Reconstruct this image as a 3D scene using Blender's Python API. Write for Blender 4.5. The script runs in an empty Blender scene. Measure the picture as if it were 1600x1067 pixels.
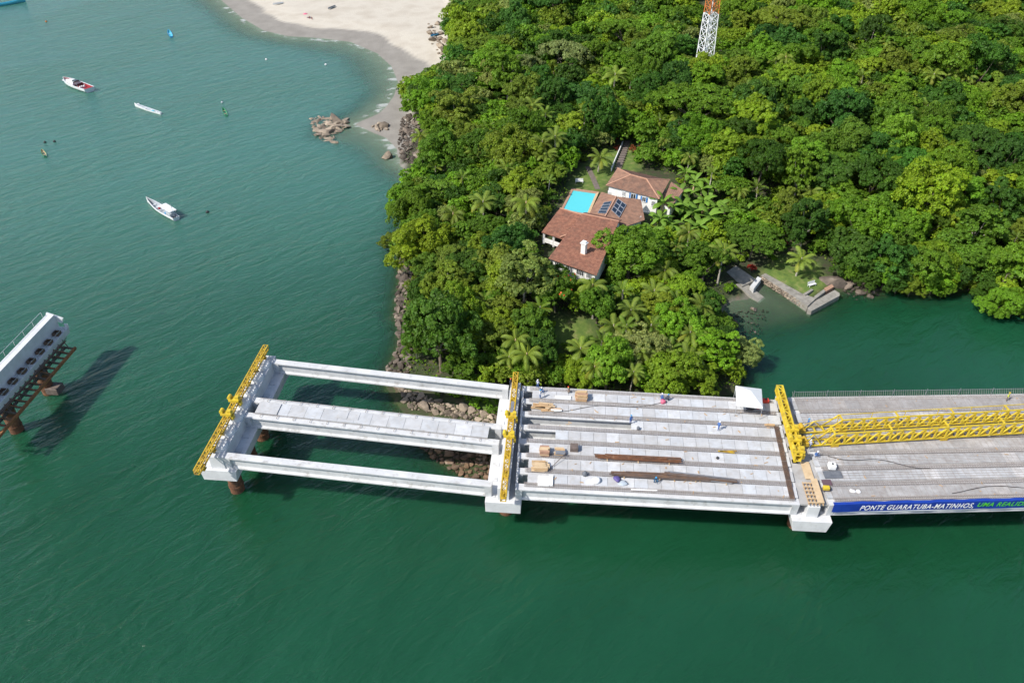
import bpy, bmesh, math, random
import numpy as np
from mathutils import Vector, Matrix

# ------------------------------------------------------------------ camera, sky, sun, exposure
sc = bpy.context.scene
COL = sc.collection
F, PITCH, CAMH = 1244.0, math.radians(36.9), 96.0      # 28 mm lens, pixels of a 1600 px frame
cam_d = bpy.data.cameras.new('camera')
cam = bpy.data.objects.new('camera', cam_d)
COL.objects.link(cam)
cam.location = (0, 0, CAMH)
cam.rotation_euler = (math.pi / 2 - PITCH, 0, 0)
cam_d.sensor_width = 36.0
cam_d.lens = F / 1600 * 36
cam_d.clip_start = 1.0
cam_d.clip_end = 8000
sc.camera = cam

SUN_EL = math.radians(47)
SUN_H = Vector((-0.86, -0.51, 0)).normalized()
to_sun = Vector((SUN_H.x * math.cos(SUN_EL), SUN_H.y * math.cos(SUN_EL), math.sin(SUN_EL)))
world = bpy.data.worlds.new('World')
sc.world = world
world.use_nodes = True
wn = world.node_tree
bg = wn.nodes['Background']
sky = wn.nodes.new('ShaderNodeTexSky')
sky.sky_type = 'NISHITA'
sky.sun_disc = False
sky.sun_elevation = SUN_EL
sky.sun_rotation = math.atan2(SUN_H.x, SUN_H.y)
sky.air_density = 1.0
sky.dust_density = 1.2
wn.links.new(sky.outputs[0], bg.inputs[0])
bg.inputs[1].default_value = 0.125
sun_d = bpy.data.lights.new('sun', 'SUN')
sun_d.energy = 4.0
sun_d.angle = math.radians(0.5)
sun_d.color = (1.0, 0.955, 0.88)
sun = bpy.data.objects.new('sun', sun_d)
COL.objects.link(sun)
sun.rotation_euler = to_sun.to_track_quat('Z', 'Y').to_euler()
vs = sc.view_settings
vs.view_transform = 'Standard'
vs.look = 'None'
vs.gamma = 1
vs.exposure = 0.42
vs.use_curve_mapping = False

# ------------------------------------------------------------------ survey: where a sight line of the photo meets a height
CD, SD = math.cos(PITCH), math.sin(PITCH)
def ray(x, y):
    u = (x - 800) / F
    v = -(y - 533.5) / F
    return np.array([u, CD + v * SD, -SD + v * CD])
def at(x, y, z):
    d = ray(x, y)
    t = (z - CAMH) / d[2]
    return np.array([0, 0, CAMH]) + d * t
def proj(p):
    q = np.array(p, float) - [0, 0, CAMH]
    dep = q[1] * CD - q[2] * SD
    return 800 + F * q[0] / dep, 533.5 - F * (q[1] * SD + q[2] * CD) / dep
def scale_at(p):
    q = np.array(p, float) - [0, 0, CAMH]
    return F / (q[1] * CD - q[2] * SD)            # pixels per metre

# ------------------------------------------------------------------ object helpers
def obj(name, me, parent=None, **kw):
    o = bpy.data.objects.new(name, me)
    COL.objects.link(o)
    if parent is not None:
        o.parent = parent
    for k, v in kw.items():
        o[k] = v
    return o
def empty(name, loc, rz=0.0, label=None, cat=None, group=None, scale=None):
    o = bpy.data.objects.new(name, None)
    COL.objects.link(o)
    o.location = loc
    o.rotation_euler = (0, 0, rz)
    o.empty_display_size = 0.3
    if scale is not None:
        o.scale = (scale,) * 3 if not hasattr(scale, '__len__') else scale
    tag(o, label, cat, group)
    return o
def tag(o, label=None, cat=None, group=None, kind=None):
    if label: o['label'] = label
    if cat: o['category'] = cat
    if group: o['group'] = group
    if kind: o['kind'] = kind
    return o
def copy_tree(o, parent=None, link_children=True):
    c = o.copy()
    COL.objects.link(c)
    if parent is not None:
        c.parent = parent
    for ch in o.children:
        copy_tree(ch, c)
    return c
def mesh_np(name, verts, faces, mat, smooth=False, tint=None):
    verts = np.asarray(verts, np.float32)
    faces = np.asarray(faces, np.int32)
    n = faces.shape[1]
    me = bpy.data.meshes.new(name)
    me.vertices.add(len(verts))
    me.vertices.foreach_set('co', verts.ravel())
    me.loops.add(faces.size)
    me.loops.foreach_set('vertex_index', faces.ravel())
    me.polygons.add(len(faces))
    me.polygons.foreach_set('loop_start', np.arange(0, faces.size, n, dtype=np.int32))
    me.polygons.foreach_set('loop_total', np.full(len(faces), n, np.int32))
    if smooth:
        me.polygons.foreach_set('use_smooth', np.ones(len(faces), bool))
    if tint is not None:
        a = me.attributes.new('tint', 'FLOAT_COLOR', 'POINT')
        t = np.ones((len(verts), 4), np.float32)
        t[:, :3] = tint
        a.data.foreach_set('color', t.ravel())
    me.update(calc_edges=True)
    me.validate()
    me.materials.append(mat)
    return me

class MB:
    """collects simple solids into one mesh"""
    def __init__(self):
        self.v, self.f = [], []
    def raw(self, vs_, fs):
        b = len(self.v)
        self.v += [tuple(float(c) for c in p) for p in vs_]
        self.f += [tuple(i + b for i in f) for f in fs]
        return self
    def box(self, c, s, rz=0.0):
        hx, hy, hz = s[0] / 2, s[1] / 2, s[2] / 2
        ca, sa = math.cos(rz), math.sin(rz)
        vs_ = []
        for dz in (-hz, hz):
            for dx, dy in ((-hx, -hy), (hx, -hy), (hx, hy), (-hx, hy)):
                vs_.append((c[0] + dx * ca - dy * sa, c[1] + dx * sa + dy * ca, c[2] + dz))
        return self.raw(vs_, [(3, 2, 1, 0), (4, 5, 6, 7), (0, 1, 5, 4), (1, 2, 6, 5), (2, 3, 7, 6), (3, 0, 4, 7)])
    def sweep(self, poly, p0, p1, up=(0, 0, 1), end_scale=1.0):
        """poly: (side, up) outline, extruded from p0 to p1"""
        p0, p1, up = Vector(p0), Vector(p1), Vector(up)
        d = (p1 - p0).normalized()
        s = d.cross(up)
        if s.length < 1e-4:
            s = d.cross(Vector((1, 0, 0)))
        s.normalize()
        u = s.cross(d).normalized()
        n = len(poly)
        vs_ = [p0 + s * a + u * b for a, b in poly] + [p1 + s * a * end_scale + u * b * end_scale for a, b in poly]
        fs = [(i, (i + 1) % n, n + (i + 1) % n, n + i) for i in range(n)]
        fs += [tuple(range(n - 1, -1, -1)), tuple(range(n, 2 * n))]
        return self.raw(vs_, fs)
    def bar(self, p0, p1, w, h=None):
        h = h or w
        return self.sweep([(-w / 2, -h / 2), (w / 2, -h / 2), (w / 2, h / 2), (-w / 2, h / 2)], p0, p1)
    def tube(self, p0, p1, r, n=8, r1=None):
        return self.sweep([(r * math.cos(2 * math.pi * i / n), r * math.sin(2 * math.pi * i / n)) for i in range(n)],
                          p0, p1, end_scale=(r1 / r if r1 else 1.0))
    def prism(self, base, h):
        n = len(base)
        vs_ = [tuple(p) for p in base] + [(p[0], p[1], p[2] + h) for p in base]
        fs = [(i, (i + 1) % n, n + (i + 1) % n, n + i) for i in range(n)]
        fs += [tuple(range(n - 1, -1, -1)), tuple(range(n, 2 * n))]
        return self.raw(vs_, fs)
    def chain(self, pts, rads, n=7):
        """tapered tube through points"""
        pts = [Vector(p) for p in pts]
        vs_, fs = [], []
        for k, p in enumerate(pts):
            d = (pts[min(k + 1, len(pts) - 1)] - pts[max(k - 1, 0)]).normalized()
            s = d.cross(Vector((0.13, 0.97, 0.2))).normalized()
            u = s.cross(d)
            for i in range(n):
                a = 2 * math.pi * i / n
                vs_.append(p + (s * math.cos(a) + u * math.sin(a)) * rads[k])
        for k in range(len(pts) - 1):
            for i in range(n):
                j = (i + 1) % n
                fs.append((k * n + i, k * n + j, (k + 1) * n + j, (k + 1) * n + i))
        fs += [tuple(range(n - 1, -1, -1)), tuple(range((len(pts) - 1) * n, len(pts) * n))]
        return self.raw(vs_, fs)
    def mesh(self, name, mat, smooth=False, bevel=0.0):
        me = bpy.data.meshes.new(name)
        me.from_pydata(self.v, [], self.f)
        bm = bmesh.new()
        bm.from_mesh(me)
        bmesh.ops.recalc_face_normals(bm, faces=bm.faces)
        if bevel:
            bmesh.ops.bevel(bm, geom=list(bm.edges), offset=bevel, segments=1, affect='EDGES')
        bm.to_mesh(me)
        bm.free()
        if smooth:
            for p in me.polygons:
                p.use_smooth = True
        me.materials.append(mat)
        return me
    def build(self, name, mat, parent=None, smooth=False, bevel=0.0, **kw):
        return obj(name, self.mesh(name, mat, smooth, bevel), parent, **kw)

# ------------------------------------------------------------------ materials
def new_mat(name):
    m = bpy.data.materials.new(name)
    m.use_nodes = True
    nt = m.node_tree
    return m, nt, nt.nodes['Principled BSDF']
def mat(name, c1, c2=None, rough=0.7, scale=1.0, bump=0.0, bscale=8.0, metal=0.0, spec=0.4, detail=6.0, lo=0.35, hi=0.65, stain=None, each=0.0):
    """two-tone mottled surface; stain = (colour, scale, lo, hi, amount)"""
    m, nt, b = new_mat(name)
    L = nt.links.new
    b.inputs['Roughness'].default_value = rough
    b.inputs['Metallic'].default_value = metal
    b.inputs['Specular IOR Level'].default_value = spec
    geo = nt.nodes.new('ShaderNodeNewGeometry')
    src = geo.outputs['Position']
    def noise(s, d=detail):
        n = nt.nodes.new('ShaderNodeTexNoise')
        n.inputs['Scale'].default_value = s
        n.inputs['Detail'].default_value = d
        n.inputs['Roughness'].default_value = 0.62
        L(src, n.inputs['Vector'])
        return n.outputs['Fac']
    def ramp(f, a, z):
        r = nt.nodes.new('ShaderNodeMapRange')
        r.inputs['From Min'].default_value = a
        r.inputs['From Max'].default_value = z
        L(f, r.inputs['Value'])
        return r.outputs[0]
    if c2 is None:
        c2 = c1
    mx = nt.nodes.new('ShaderNodeMix')
    mx.data_type = 'RGBA'
    mx.inputs['A'].default_value = (*c1, 1)
    mx.inputs['B'].default_value = (*c2, 1)
    L(ramp(noise(scale), lo, hi), mx.inputs['Factor'])
    out = mx.outputs['Result']
    if stain:
        col, s, a, z, amt = stain
        f = ramp(noise(s), a, z)
        mu = nt.nodes.new('ShaderNodeMath'); mu.operation = 'MULTIPLY'
        L(f, mu.inputs[0]); mu.inputs[1].default_value = amt
        m2 = nt.nodes.new('ShaderNodeMix'); m2.data_type = 'RGBA'
        L(mu.outputs[0], m2.inputs['Factor'])
        L(out, m2.inputs['A'])
        m2.inputs['B'].default_value = (*col, 1)
        out = m2.outputs['Result']
    if each:                                       # every stone its own shade
        oi = nt.nodes.new('ShaderNodeObjectInfo')
        mr_ = nt.nodes.new('ShaderNodeMapRange')
        mr_.inputs['To Min'].default_value = 1 - each; mr_.inputs['To Max'].default_value = 1 + each
        L(oi.outputs['Random'], mr_.inputs['Value'])
        vm = nt.nodes.new('ShaderNodeVectorMath'); vm.operation = 'SCALE'
        L(out, vm.inputs[0]); L(mr_.outputs[0], vm.inputs['Scale'])
        out = vm.outputs[0]
    L(out, b.inputs['Base Color'])
    if bump:
        bp = nt.nodes.new('ShaderNodeBump')
        bp.inputs['Strength'].default_value = 1.0
        bp.inputs['Distance'].default_value = bump
        L(noise(bscale), bp.inputs['Height'])
        L(bp.outputs[0], b.inputs['Normal'])
    return m

M = {}
M['concrete'] = mat('concrete', (0.62, 0.625, 0.63), (0.50, 0.505, 0.51), 0.85, 0.4, 0.02, 6, stain=((0.30, 0.28, 0.255), 0.9, 0.54, 0.72, 0.65))
M['concrete_cap'] = mat('concrete_cap', (0.63, 0.635, 0.64), (0.53, 0.535, 0.54), 0.85, 0.5, 0.02, 6, stain=((0.36, 0.34, 0.31), 0.9, 0.58, 0.8, 0.5))
M['slab'] = mat('slab', (0.54, 0.55, 0.56), (0.43, 0.44, 0.45), 0.9, 0.6, 0.01, 12, stain=((0.36, 0.33, 0.28), 1.1, 0.55, 0.8, 0.5))
M['slab_old'] = mat('slab_old', (0.44, 0.43, 0.42), (0.35, 0.345, 0.335), 0.9, 0.5, 0.02, 10, stain=((0.24, 0.19, 0.15), 0.6, 0.5, 0.75, 0.55))
M['rebar'] = mat('rebar', (0.29, 0.245, 0.22), (0.39, 0.355, 0.335), 0.9, 2.0, 0, 8)
M['rust'] = mat('rust', (0.20, 0.085, 0.04), (0.10, 0.05, 0.03), 0.9, 1.2, 0.03, 5, stain=((0.32, 0.20, 0.12), 2.0, 0.55, 0.75, 0.7))
M['orange_rust'] = mat('orange_rust', (0.36, 0.15, 0.05), (0.18, 0.085, 0.04), 0.85, 1.0, 0.02, 5)
M['yellow'] = mat('yellow', (0.60, 0.41, 0.03), (0.46, 0.29, 0.03), 0.55, 1.2, 0, 5, stain=((0.24, 0.13, 0.05), 1.3, 0.50, 0.66, 0.75))
M['yellow_bright'] = mat('yellow_bright', (0.66, 0.50, 0.035), (0.54, 0.38, 0.03), 0.55, 1.2, 0, 5, stain=((0.26, 0.17, 0.06), 1.7, 0.52, 0.72, 0.65))
M['dark_steel'] = mat('dark_steel', (0.10, 0.08, 0.07), (0.17, 0.13, 0.11), 0.7, 2.0)
M['brown_bar'] = mat('brown_bar', (0.17, 0.10, 0.06), (0.09, 0.065, 0.055), 0.75, 1.0)
M['steel'] = mat('steel', (0.30, 0.31, 0.33), (0.22, 0.22, 0.23), 0.5, 1.0, metal=0.3)
M['wood'] = mat('wood', (0.52, 0.35, 0.19), (0.40, 0.26, 0.14), 0.8, 3.0)
M['ply'] = mat('ply', (0.60, 0.45, 0.28), (0.50, 0.36, 0.21), 0.75, 1.2)
M['white'] = mat('white', (0.80, 0.80, 0.79), (0.72, 0.72, 0.71), 0.6, 1.5)
M['tarp'] = mat('tarp', (0.82, 0.82, 0.82), (0.78, 0.78, 0.78), 0.5, 2)
M['black'] = mat('black', (0.03, 0.03, 0.032), None, 0.6)
M['red'] = mat('red', (0.55, 0.05, 0.03), None, 0.5)
M['pink'] = mat('pink', (0.62, 0.14, 0.22), None, 0.6)
M['blue_paint'] = mat('blue_paint', (0.03, 0.28, 0.58), (0.04, 0.33, 0.60), 0.4, 3)
M['cyan_paint'] = mat('cyan_paint', (0.10, 0.50, 0.62), (0.08, 0.42, 0.55), 0.4, 2)
M['green_paint'] = mat('green_paint', (0.04, 0.27, 0.11), (0.06, 0.32, 0.15), 0.5, 2)
M['boat_white'] = mat('boat_white', (0.76, 0.77, 0.77), (0.66, 0.68, 0.68), 0.4, 1.5)
M['boat_grey'] = mat('boat_grey', (0.42, 0.45, 0.48), (0.32, 0.35, 0.38), 0.6, 2)
M['maroon'] = mat('maroon', (0.35, 0.03, 0.04), (0.25, 0.03, 0.035), 0.5, 2)
M['banner_blue'] = mat('banner_blue', (0.008, 0.035, 0.27), (0.012, 0.05, 0.32), 0.5, 0.6)
M['banner_white'] = mat('banner_white', (0.85, 0.85, 0.86), None, 0.5)
M['banner_green'] = mat('banner_green', (0.10, 0.55, 0.04), None, 0.5)
M['tile'] = mat('tile', (0.35, 0.165, 0.105), (0.235, 0.105, 0.07), 0.85, 1.6, 0.01, 10, lo=0.4, hi=0.6, stain=((0.13, 0.085, 0.065), 0.7, 0.47, 0.72, 0.55))
M['tile_old'] = mat('tile_old', (0.30, 0.17, 0.115), (0.185, 0.105, 0.075), 0.9, 0.9, 0.01, 10, stain=((0.11, 0.085, 0.07), 1.0, 0.48, 0.75, 0.65))
M['ridge_tile'] = mat('ridge_tile', (0.52, 0.30, 0.20), (0.44, 0.24, 0.16), 0.85, 2)
M['wall_white'] = mat('wall_white', (0.78, 0.77, 0.74), (0.70, 0.69, 0.66), 0.85, 0.7, stain=((0.45, 0.42, 0.37), 0.9, 0.6, 0.8, 0.4))
M['glass'] = mat('glass', (0.02, 0.025, 0.03), None, 0.08, spec=0.6)
M['shutter'] = mat('shutter', (0.03, 0.16, 0.42), (0.04, 0.19, 0.46), 0.5, 3)
M['solar'] = mat('solar', (0.012, 0.02, 0.035), (0.016, 0.026, 0.045), 0.15, 2, spec=0.6)
M['alu'] = mat('alu', (0.55, 0.56, 0.58), None, 0.35, metal=0.6)
M['terracotta'] = mat('terracotta', (0.42, 0.25, 0.17), (0.34, 0.20, 0.14), 0.85, 2.5)
M['stone'] = mat('stone', (0.33, 0.31, 0.27), (0.22, 0.205, 0.18), 0.9, 0.8, 0.06, 4, stain=((0.12, 0.115, 0.095), 0.9, 0.52, 0.7, 0.6))
M['rock'] = mat('rock', (0.17, 0.135, 0.105), (0.075, 0.06, 0.05), 0.9, 0.55, 0.10, 2.5, stain=((0.33, 0.285, 0.23), 0.35, 0.58, 0.75, 0.6), each=0.5)
M['rock_tan'] = mat('rock_tan', (0.31, 0.25, 0.185), (0.19, 0.15, 0.115), 0.9, 0.5, 0.10, 2.5, stain=((0.10, 0.08, 0.065), 0.8, 0.55, 0.72, 0.6), each=0.5)
M['rock_orange'] = mat('rock_orange', (0.20, 0.125, 0.07), (0.10, 0.065, 0.045), 0.9, 0.45, 0.10, 2.5, stain=((0.32, 0.26, 0.20), 0.5, 0.55, 0.72, 0.6), each=0.5)
M['bark'] = mat('bark', (0.20, 0.165, 0.125), (0.12, 0.095, 0.07), 0.9, 1.5, 0.03, 6)
M['pale_bark'] = mat('pale_bark', (0.46, 0.42, 0.35), (0.34, 0.30, 0.25), 0.9, 1.5)
M['tower_white'] = mat('tower_white', (0.78, 0.79, 0.80), None, 0.5)
M['tower_orange'] = mat('tower_orange', (0.58, 0.20, 0.05), (0.50, 0.15, 0.04), 0.6, 1)
M['path'] = mat('path', (0.19, 0.155, 0.135), (0.14, 0.115, 0.10), 0.9, 1.5)

def leaf_mat(name, trans=0.36, rough=0.55, spec=0.25):
    m, nt, b = new_mat(name)
    L = nt.links.new
    oi = nt.nodes.new('ShaderNodeObjectInfo')
    at_ = nt.nodes.new('ShaderNodeAttribute')
    at_.attribute_name = 'tint'
    mu = nt.nodes.new('ShaderNodeMix'); mu.data_type = 'RGBA'; mu.blend_type = 'MULTIPLY'
    mu.inputs['Factor'].default_value = 1
    L(oi.outputs['Color'], mu.inputs['A'])
    L(at_.outputs['Color'], mu.inputs['B'])
    L(mu.outputs['Result'], b.inputs['Base Color'])
    b.inputs['Roughness'].default_value = rough
    b.inputs['Specular IOR Level'].default_value = spec
    tr = nt.nodes.new('ShaderNodeBsdfTranslucent')
    wm = nt.nodes.new('ShaderNodeMix'); wm.data_type = 'RGBA'; wm.blend_type = 'MULTIPLY'
    wm.inputs['Factor'].default_value = 1
    wm.inputs['B'].default_value = (1.25, 1.2, 0.6, 1)
    L(mu.outputs['Result'], wm.inputs['A'])
    L(wm.outputs['Result'], tr.inputs['Color'])
    mix = nt.nodes.new('ShaderNodeMixShader')
    mix.inputs[0].default_value = trans
    L(b.outputs[0], mix.inputs[1]); L(tr.outputs[0], mix.inputs[2])
    L(mix.outputs[0], nt.nodes['Material Output'].inputs['Surface'])
    return m
M['leaf'] = leaf_mat('leaf')

# worker clothing by body height
def worker_mat(name, shirt, trousers):
    m, nt, b = new_mat(name)
    L = nt.links.new
    tc = nt.nodes.new('ShaderNodeTexCoord')
    sp = nt.nodes.new('ShaderNodeSeparateXYZ')
    L(tc.outputs['Object'], sp.inputs[0])
    mr = nt.nodes.new('ShaderNodeMapRange')
    mr.inputs['From Max'].default_value = 1.8
    L(sp.outputs['Z'], mr.inputs['Value'])
    cr = nt.nodes.new('ShaderNodeValToRGB')
    cr.color_ramp.interpolation = 'CONSTANT'
    e = cr.color_ramp.elements
    e[0].position = 0; e[0].color = (0.02, 0.018, 0.015, 1)
    e[1].position = 0.07; e[1].color = (*trousers, 1)
    x = e.new(0.52); x.color = (*shirt, 1)
    x = e.new(0.84); x.color = (0.32, 0.18, 0.12, 1)
    L(mr.outputs[0], cr.inputs[0])
    L(cr.outputs[0], b.inputs['Base Color'])
    b.inputs['Roughness'].default_value = 0.85
    return m

# ------------------------------------------------------------------ terrain: coast line, heights
rng = np.random.default_rng(7)
random.seed(7)
coast_px = [(300, -60), (345, 0), (378, 28), (412, 48), (450, 57), (500, 60), (548, 66), (590, 84), (612, 104), (622, 128), (617, 148),
            (606, 165), (592, 178), (574, 186), (556, 194), (580, 206), (604, 216), (620, 232), (628, 256), (638, 280), (640, 310), (628, 345), (620, 385),
            (626, 420), (622, 455), (618, 490), (626, 520), (618, 550), (606, 580), (604, 605), (622, 632), (640, 658), (660, 690),
            (690, 718), (725, 742), (765, 750), (800, 740), (880, 700), (980, 668), (1080, 640), (1150, 612), (1160, 580), (1140, 545), (1125, 510), (1128, 478),
            (1150, 468), (1180, 462), (1190, 440), (1210, 446), (1262, 480), (1304, 458), (1330, 452), (1365, 462), (1385, 452), (1412, 452), (1425, 462), (1470, 460), (1520, 452), (1548, 474), (1605, 490), (1750, 505)]
coast = np.array([at(x, y, 0)[:2] for x, y in coast_px] + [(420, 170), (420, 700), (-160, 700)])
def seg_dist(P, A, B):
    d = B - A
    t = np.clip(((P - A) @ d) / (d @ d), 0, 1)
    return np.linalg.norm(P - (A + t[:, None] * d), axis=1)
def inside(P, poly):
    r = np.zeros(len(P), bool)
    n = len(poly)
    for i in range(n):
        a, b = poly[i], poly[(i + 1) % n]
        c = ((a[1] > P[:, 1]) != (b[1] > P[:, 1]))
        xs = (b[0] - a[0]) * (P[:, 1] - a[1]) / (b[1] - a[1] + 1e-12) + a[0]
        r ^= c & (P[:, 0] < xs)
    return r
def sdist(P):
    d = np.full(len(P), 1e9)
    for i in range(len(coast)):
        d = np.minimum(d, seg_dist(P, coast[i], coast[(i + 1) % len(coast)]))
    return np.where(inside(P, coast), d, -d)
def sstep(a, b, x):
    t = np.clip((x - a) / (b - a), 0, 1)
    return t * t * (3 - 2 * t)
def vnoise(P, s, seed):
    """smooth value noise on the plane"""
    q = P / s
    i = np.floor(q).astype(int)
    f = q - i
    f = f * f * (3 - 2 * f)
    def h(ix, iy):
        n = (ix * 374761393 + iy * 668265263 + seed * 144665) & 0x7fffffff
        n = ((n ^ (n >> 13)) * 1274126177) & 0x7fffffff
        return ((n ^ (n >> 16)) & 0xffff) / 65535.0
    a, b = h(i[:, 0], i[:, 1]), h(i[:, 0] + 1, i[:, 1])
    c, d = h(i[:, 0], i[:, 1] + 1), h(i[:, 0] + 1, i[:, 1] + 1)
    return (a * (1 - f[:, 0]) + b * f[:, 0]) * (1 - f[:, 1]) + (c * (1 - f[:, 0]) + d * f[:, 0]) * f[:, 1]

beach_px = [(250, -80), (340, 0), (400, 45), (500, 70), (560, 80), (620, 140), (560, 196), (625, 240), (645, 215), (640, 175), (648, 120), (690, 100), (702, 40), (705, -80)]
beach_poly = np.array([at(x, y, 0.6)[:2] for x, y in beach_px])
PAD_Z = 9.0
pad_c = at(928, 335, PAD_Z)[:2]
lawn_px = [(880, 292), (905, 262), (945, 232), (985, 222), (1005, 262), (960, 270), (940, 300), (900, 300)]
quay_c = at(1240, 428, 1.6)[:2]
GX0, GX1, GY0, GY1, GS = -170.0, 430.0, 40.0, 560.0, 1.6
gx = np.arange(GX0, GX1 + GS, GS)
gy = np.arange(GY0, GY1 + GS, GS)
NXg, NYg = len(gx), len(gy)
XX, YY = np.meshgrid(gx, gy)
GP = np.stack([XX.ravel(), YY.ravel()], 1)
SDF = sdist(GP)
bd = np.full(len(GP), 1e9)
for i in range(len(beach_poly)):
    bd = np.minimum(bd, seg_dist(GP, beach_poly[i], beach_poly[(i + 1) % len(beach_poly)]))
BSD = np.where(inside(GP, beach_poly), bd, -bd)
BW = sstep(-9, 3, BSD)                             # 1 on the beach, 0 away from it
cove = np.exp(-(((GP - at(1180, 480, 0)[:2]) / 14) ** 2).sum(1))
isl = np.exp(-(((GP - at(545, 206, 0)[:2]) / np.array([15, 9])) ** 4).sum(1))
d_ = np.maximum(SDF, 0)
land = 2.6 * (1 - np.exp(-d_ / 4.5)) + 6.0 * sstep(6, 42, d_) + 7.5 * sstep(45, 130, d_) + 8 * sstep(100, 220, d_)
land += (vnoise(GP, 14, 1) - 0.5) * 1.6 * sstep(3, 25, d_)
sandh = 0.075 * np.minimum(d_, 22) + 0.02 * np.maximum(d_ - 22, 0)
h_l = land * (1 - BW) + sandh * BW
n_ = np.maximum(-SDF, 0)
sea_deep = -np.minimum(0.38 * n_, 7)
shal = np.maximum(sstep(-30, -2, BSD), np.clip(cove * 1.2, 0, 1))
sea_sh = -np.minimum(0.055 * n_, 7)
sea = sea_deep * (1 - shal) + sea_sh * shal
sea = np.maximum(sea, sea * (1 - isl) - 0.4 * isl)
HT = np.where(SDF > 0, h_l, sea)
w = np.exp(-(np.linalg.norm(GP - pad_c, axis=1) / 17) ** 4)
HT = HT * (1 - w) + PAD_Z * w
w = np.exp(-(np.linalg.norm(GP - quay_c, axis=1) / 7.5) ** 6) * (SDF > 0)
HT = HT * (1 - w) + 1.6 * w
HG = HT.reshape(NYg, NXg)
SG = SDF.reshape(NYg, NXg)
def bil(G, x, y):
    fx = np.clip((np.asarray(x) - GX0) / GS, 0, NXg - 1.001)
    fy = np.clip((np.asarray(y) - GY0) / GS, 0, NYg - 1.001)
    i, j = np.floor(fx).astype(int), np.floor(fy).astype(int)
    a, b = fx - i, fy - j
    return (G[j, i] * (1 - a) + G[j, i + 1] * a) * (1 - b) + (G[j + 1, i] * (1 - a) + G[j + 1, i + 1] * a) * b
def terr(x, y):
    return bil(HG, x, y)
def on_ground(px_, py_, up=0.0, sea_ok=True):
    """where the sight line first comes to `up` metres above the land"""
    d = ray(px_, py_)
    t = np.arange(90, 470, 0.5)
    P = np.array([0, 0, CAMH]) + t[:, None] * d
    g = terr(P[:, 0], P[:, 1])
    g = np.maximum(g, 0) if sea_ok else g
    k = np.argmax(P[:, 2] <= g + up)
    return np.array([P[k, 0], P[k, 1], g[k]])

# ground mesh with zone weights
idx = np.arange(NXg * NYg).reshape(NYg, NXg)
quads = np.stack([idx[:-1, :-1], idx[:-1, 1:], idx[1:, 1:], idx[1:, :-1]], -1).reshape(-1, 4)
def smooth_poly_weight(pxs, z, soft):
    poly = np.array([at(x, y, z)[:2] for x, y in pxs])
    dd = np.full(len(GP), 1e9)
    for i in range(len(poly)):
        dd = np.minimum(dd, seg_dist(GP, poly[i], poly[(i + 1) % len(poly)]))
    return sstep(-soft, soft, np.where(inside(GP, poly), dd, -dd))
grass_w = np.maximum.reduce([
    smooth_poly_weight(lawn_px, PAD_Z, 1.5),
    smooth_poly_weight([(1188, 425), (1215, 400), (1275, 415), (1300, 440), (1262, 462), (1235, 447)], 1.6, 0.8),
    smooth_poly_weight([(855, 500), (925, 495), (935, 540), (860, 535)], 6, 2.0),
    smooth_poly_weight([(735, 615), (790, 618), (785, 660), (745, 650)], 2, 1.5)])
m, nt, b = new_mat('ground')
L = nt.links.new
def attr(nm):
    a = nt.nodes.new('ShaderNodeAttribute'); a.attribute_name = nm
    return a.outputs['Fac']
geo = nt.nodes.new('ShaderNodeNewGeometry')
def nz(s, d=6):
    n = nt.nodes.new('ShaderNodeTexNoise'); n.inputs['Scale'].default_value = s; n.inputs['Detail'].default_value = d
    L(geo.outputs['Position'], n.inputs['Vector']); return n.outputs['Fac']
def rmp(f, stops):
    r = nt.nodes.new('ShaderNodeValToRGB')
    el = r.color_ramp.elements
    el[0].position, el[0].color = stops[0][0], (*stops[0][1], 1)
    el[1].position, el[1].color = stops[-1][0], (*stops[-1][1], 1)
    for p, c in stops[1:-1]:
        e = el.new(p); e.color = (*c, 1)
    L(f, r.inputs[0]); return r.outputs[0]
def mixc(f, a, b_):
    x = nt.nodes.new('ShaderNodeMix'); x.data_type = 'RGBA'
    L(f, x.inputs['Factor']); L(a, x.inputs['A']); L(b_, x.inputs['B']); return x.outputs['Result']
soil = rmp(nz(0.5), [(0.35, (0.045, 0.04, 0.022)), (0.55, (0.035, 0.055, 0.015)), (0.7, (0.10, 0.075, 0.045))])
grass = rmp(nz(0.6), [(0.3, (0.06, 0.115, 0.02)), (0.55, (0.115, 0.17, 0.03)), (0.75, (0.24, 0.22, 0.09))])
sand = rmp(nz(0.12, 8), [(0.3, (0.43, 0.38, 0.31)), (0.55, (0.51, 0.465, 0.39)), (0.75, (0.46, 0.41, 0.34))])
wet = rmp(nz(0.2), [(0.3, (0.21, 0.192, 0.168)), (0.7, (0.27, 0.25, 0.22))])
c = mixc(attr('grass'), soil, grass)
sandc = mixc(attr('wet'), sand, wet)
c = mixc(attr('sand'), c, sandc)
L(c, b.inputs['Base Color'])
b.inputs['Roughness'].default_value = 0.95
bp = nt.nodes.new('ShaderNodeBump'); bp.inputs['Distance'].default_value = 0.12
L(nz(1.6), bp.inputs['Height']); L(bp.outputs[0], b.inputs['Normal'])
M['ground'] = m
me = mesh_np('ground', np.column_stack([GP, HT]), quads, M['ground'], smooth=True)
sand_w = np.clip(np.maximum(sstep(-2.5, 0.5, BSD), (SDF < 0.5) * np.clip(sstep(-34, -8, BSD) + cove * 0.6, 0, 1) * 0.9), 0, 1)
wl = SDF + (vnoise(GP, 9, 5) - 0.5) * 5
wet_w = 1 - sstep(10.0, 11.6, wl)
for nm, wv in (('grass', grass_w), ('sand', sand_w), ('wet', wet_w)):
    a = me.attributes.new(nm, 'FLOAT', 'POINT')
    a.data.foreach_set('value', wv.astype(np.float32))
ground = tag(obj('ground', me), kind='structure')

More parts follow.
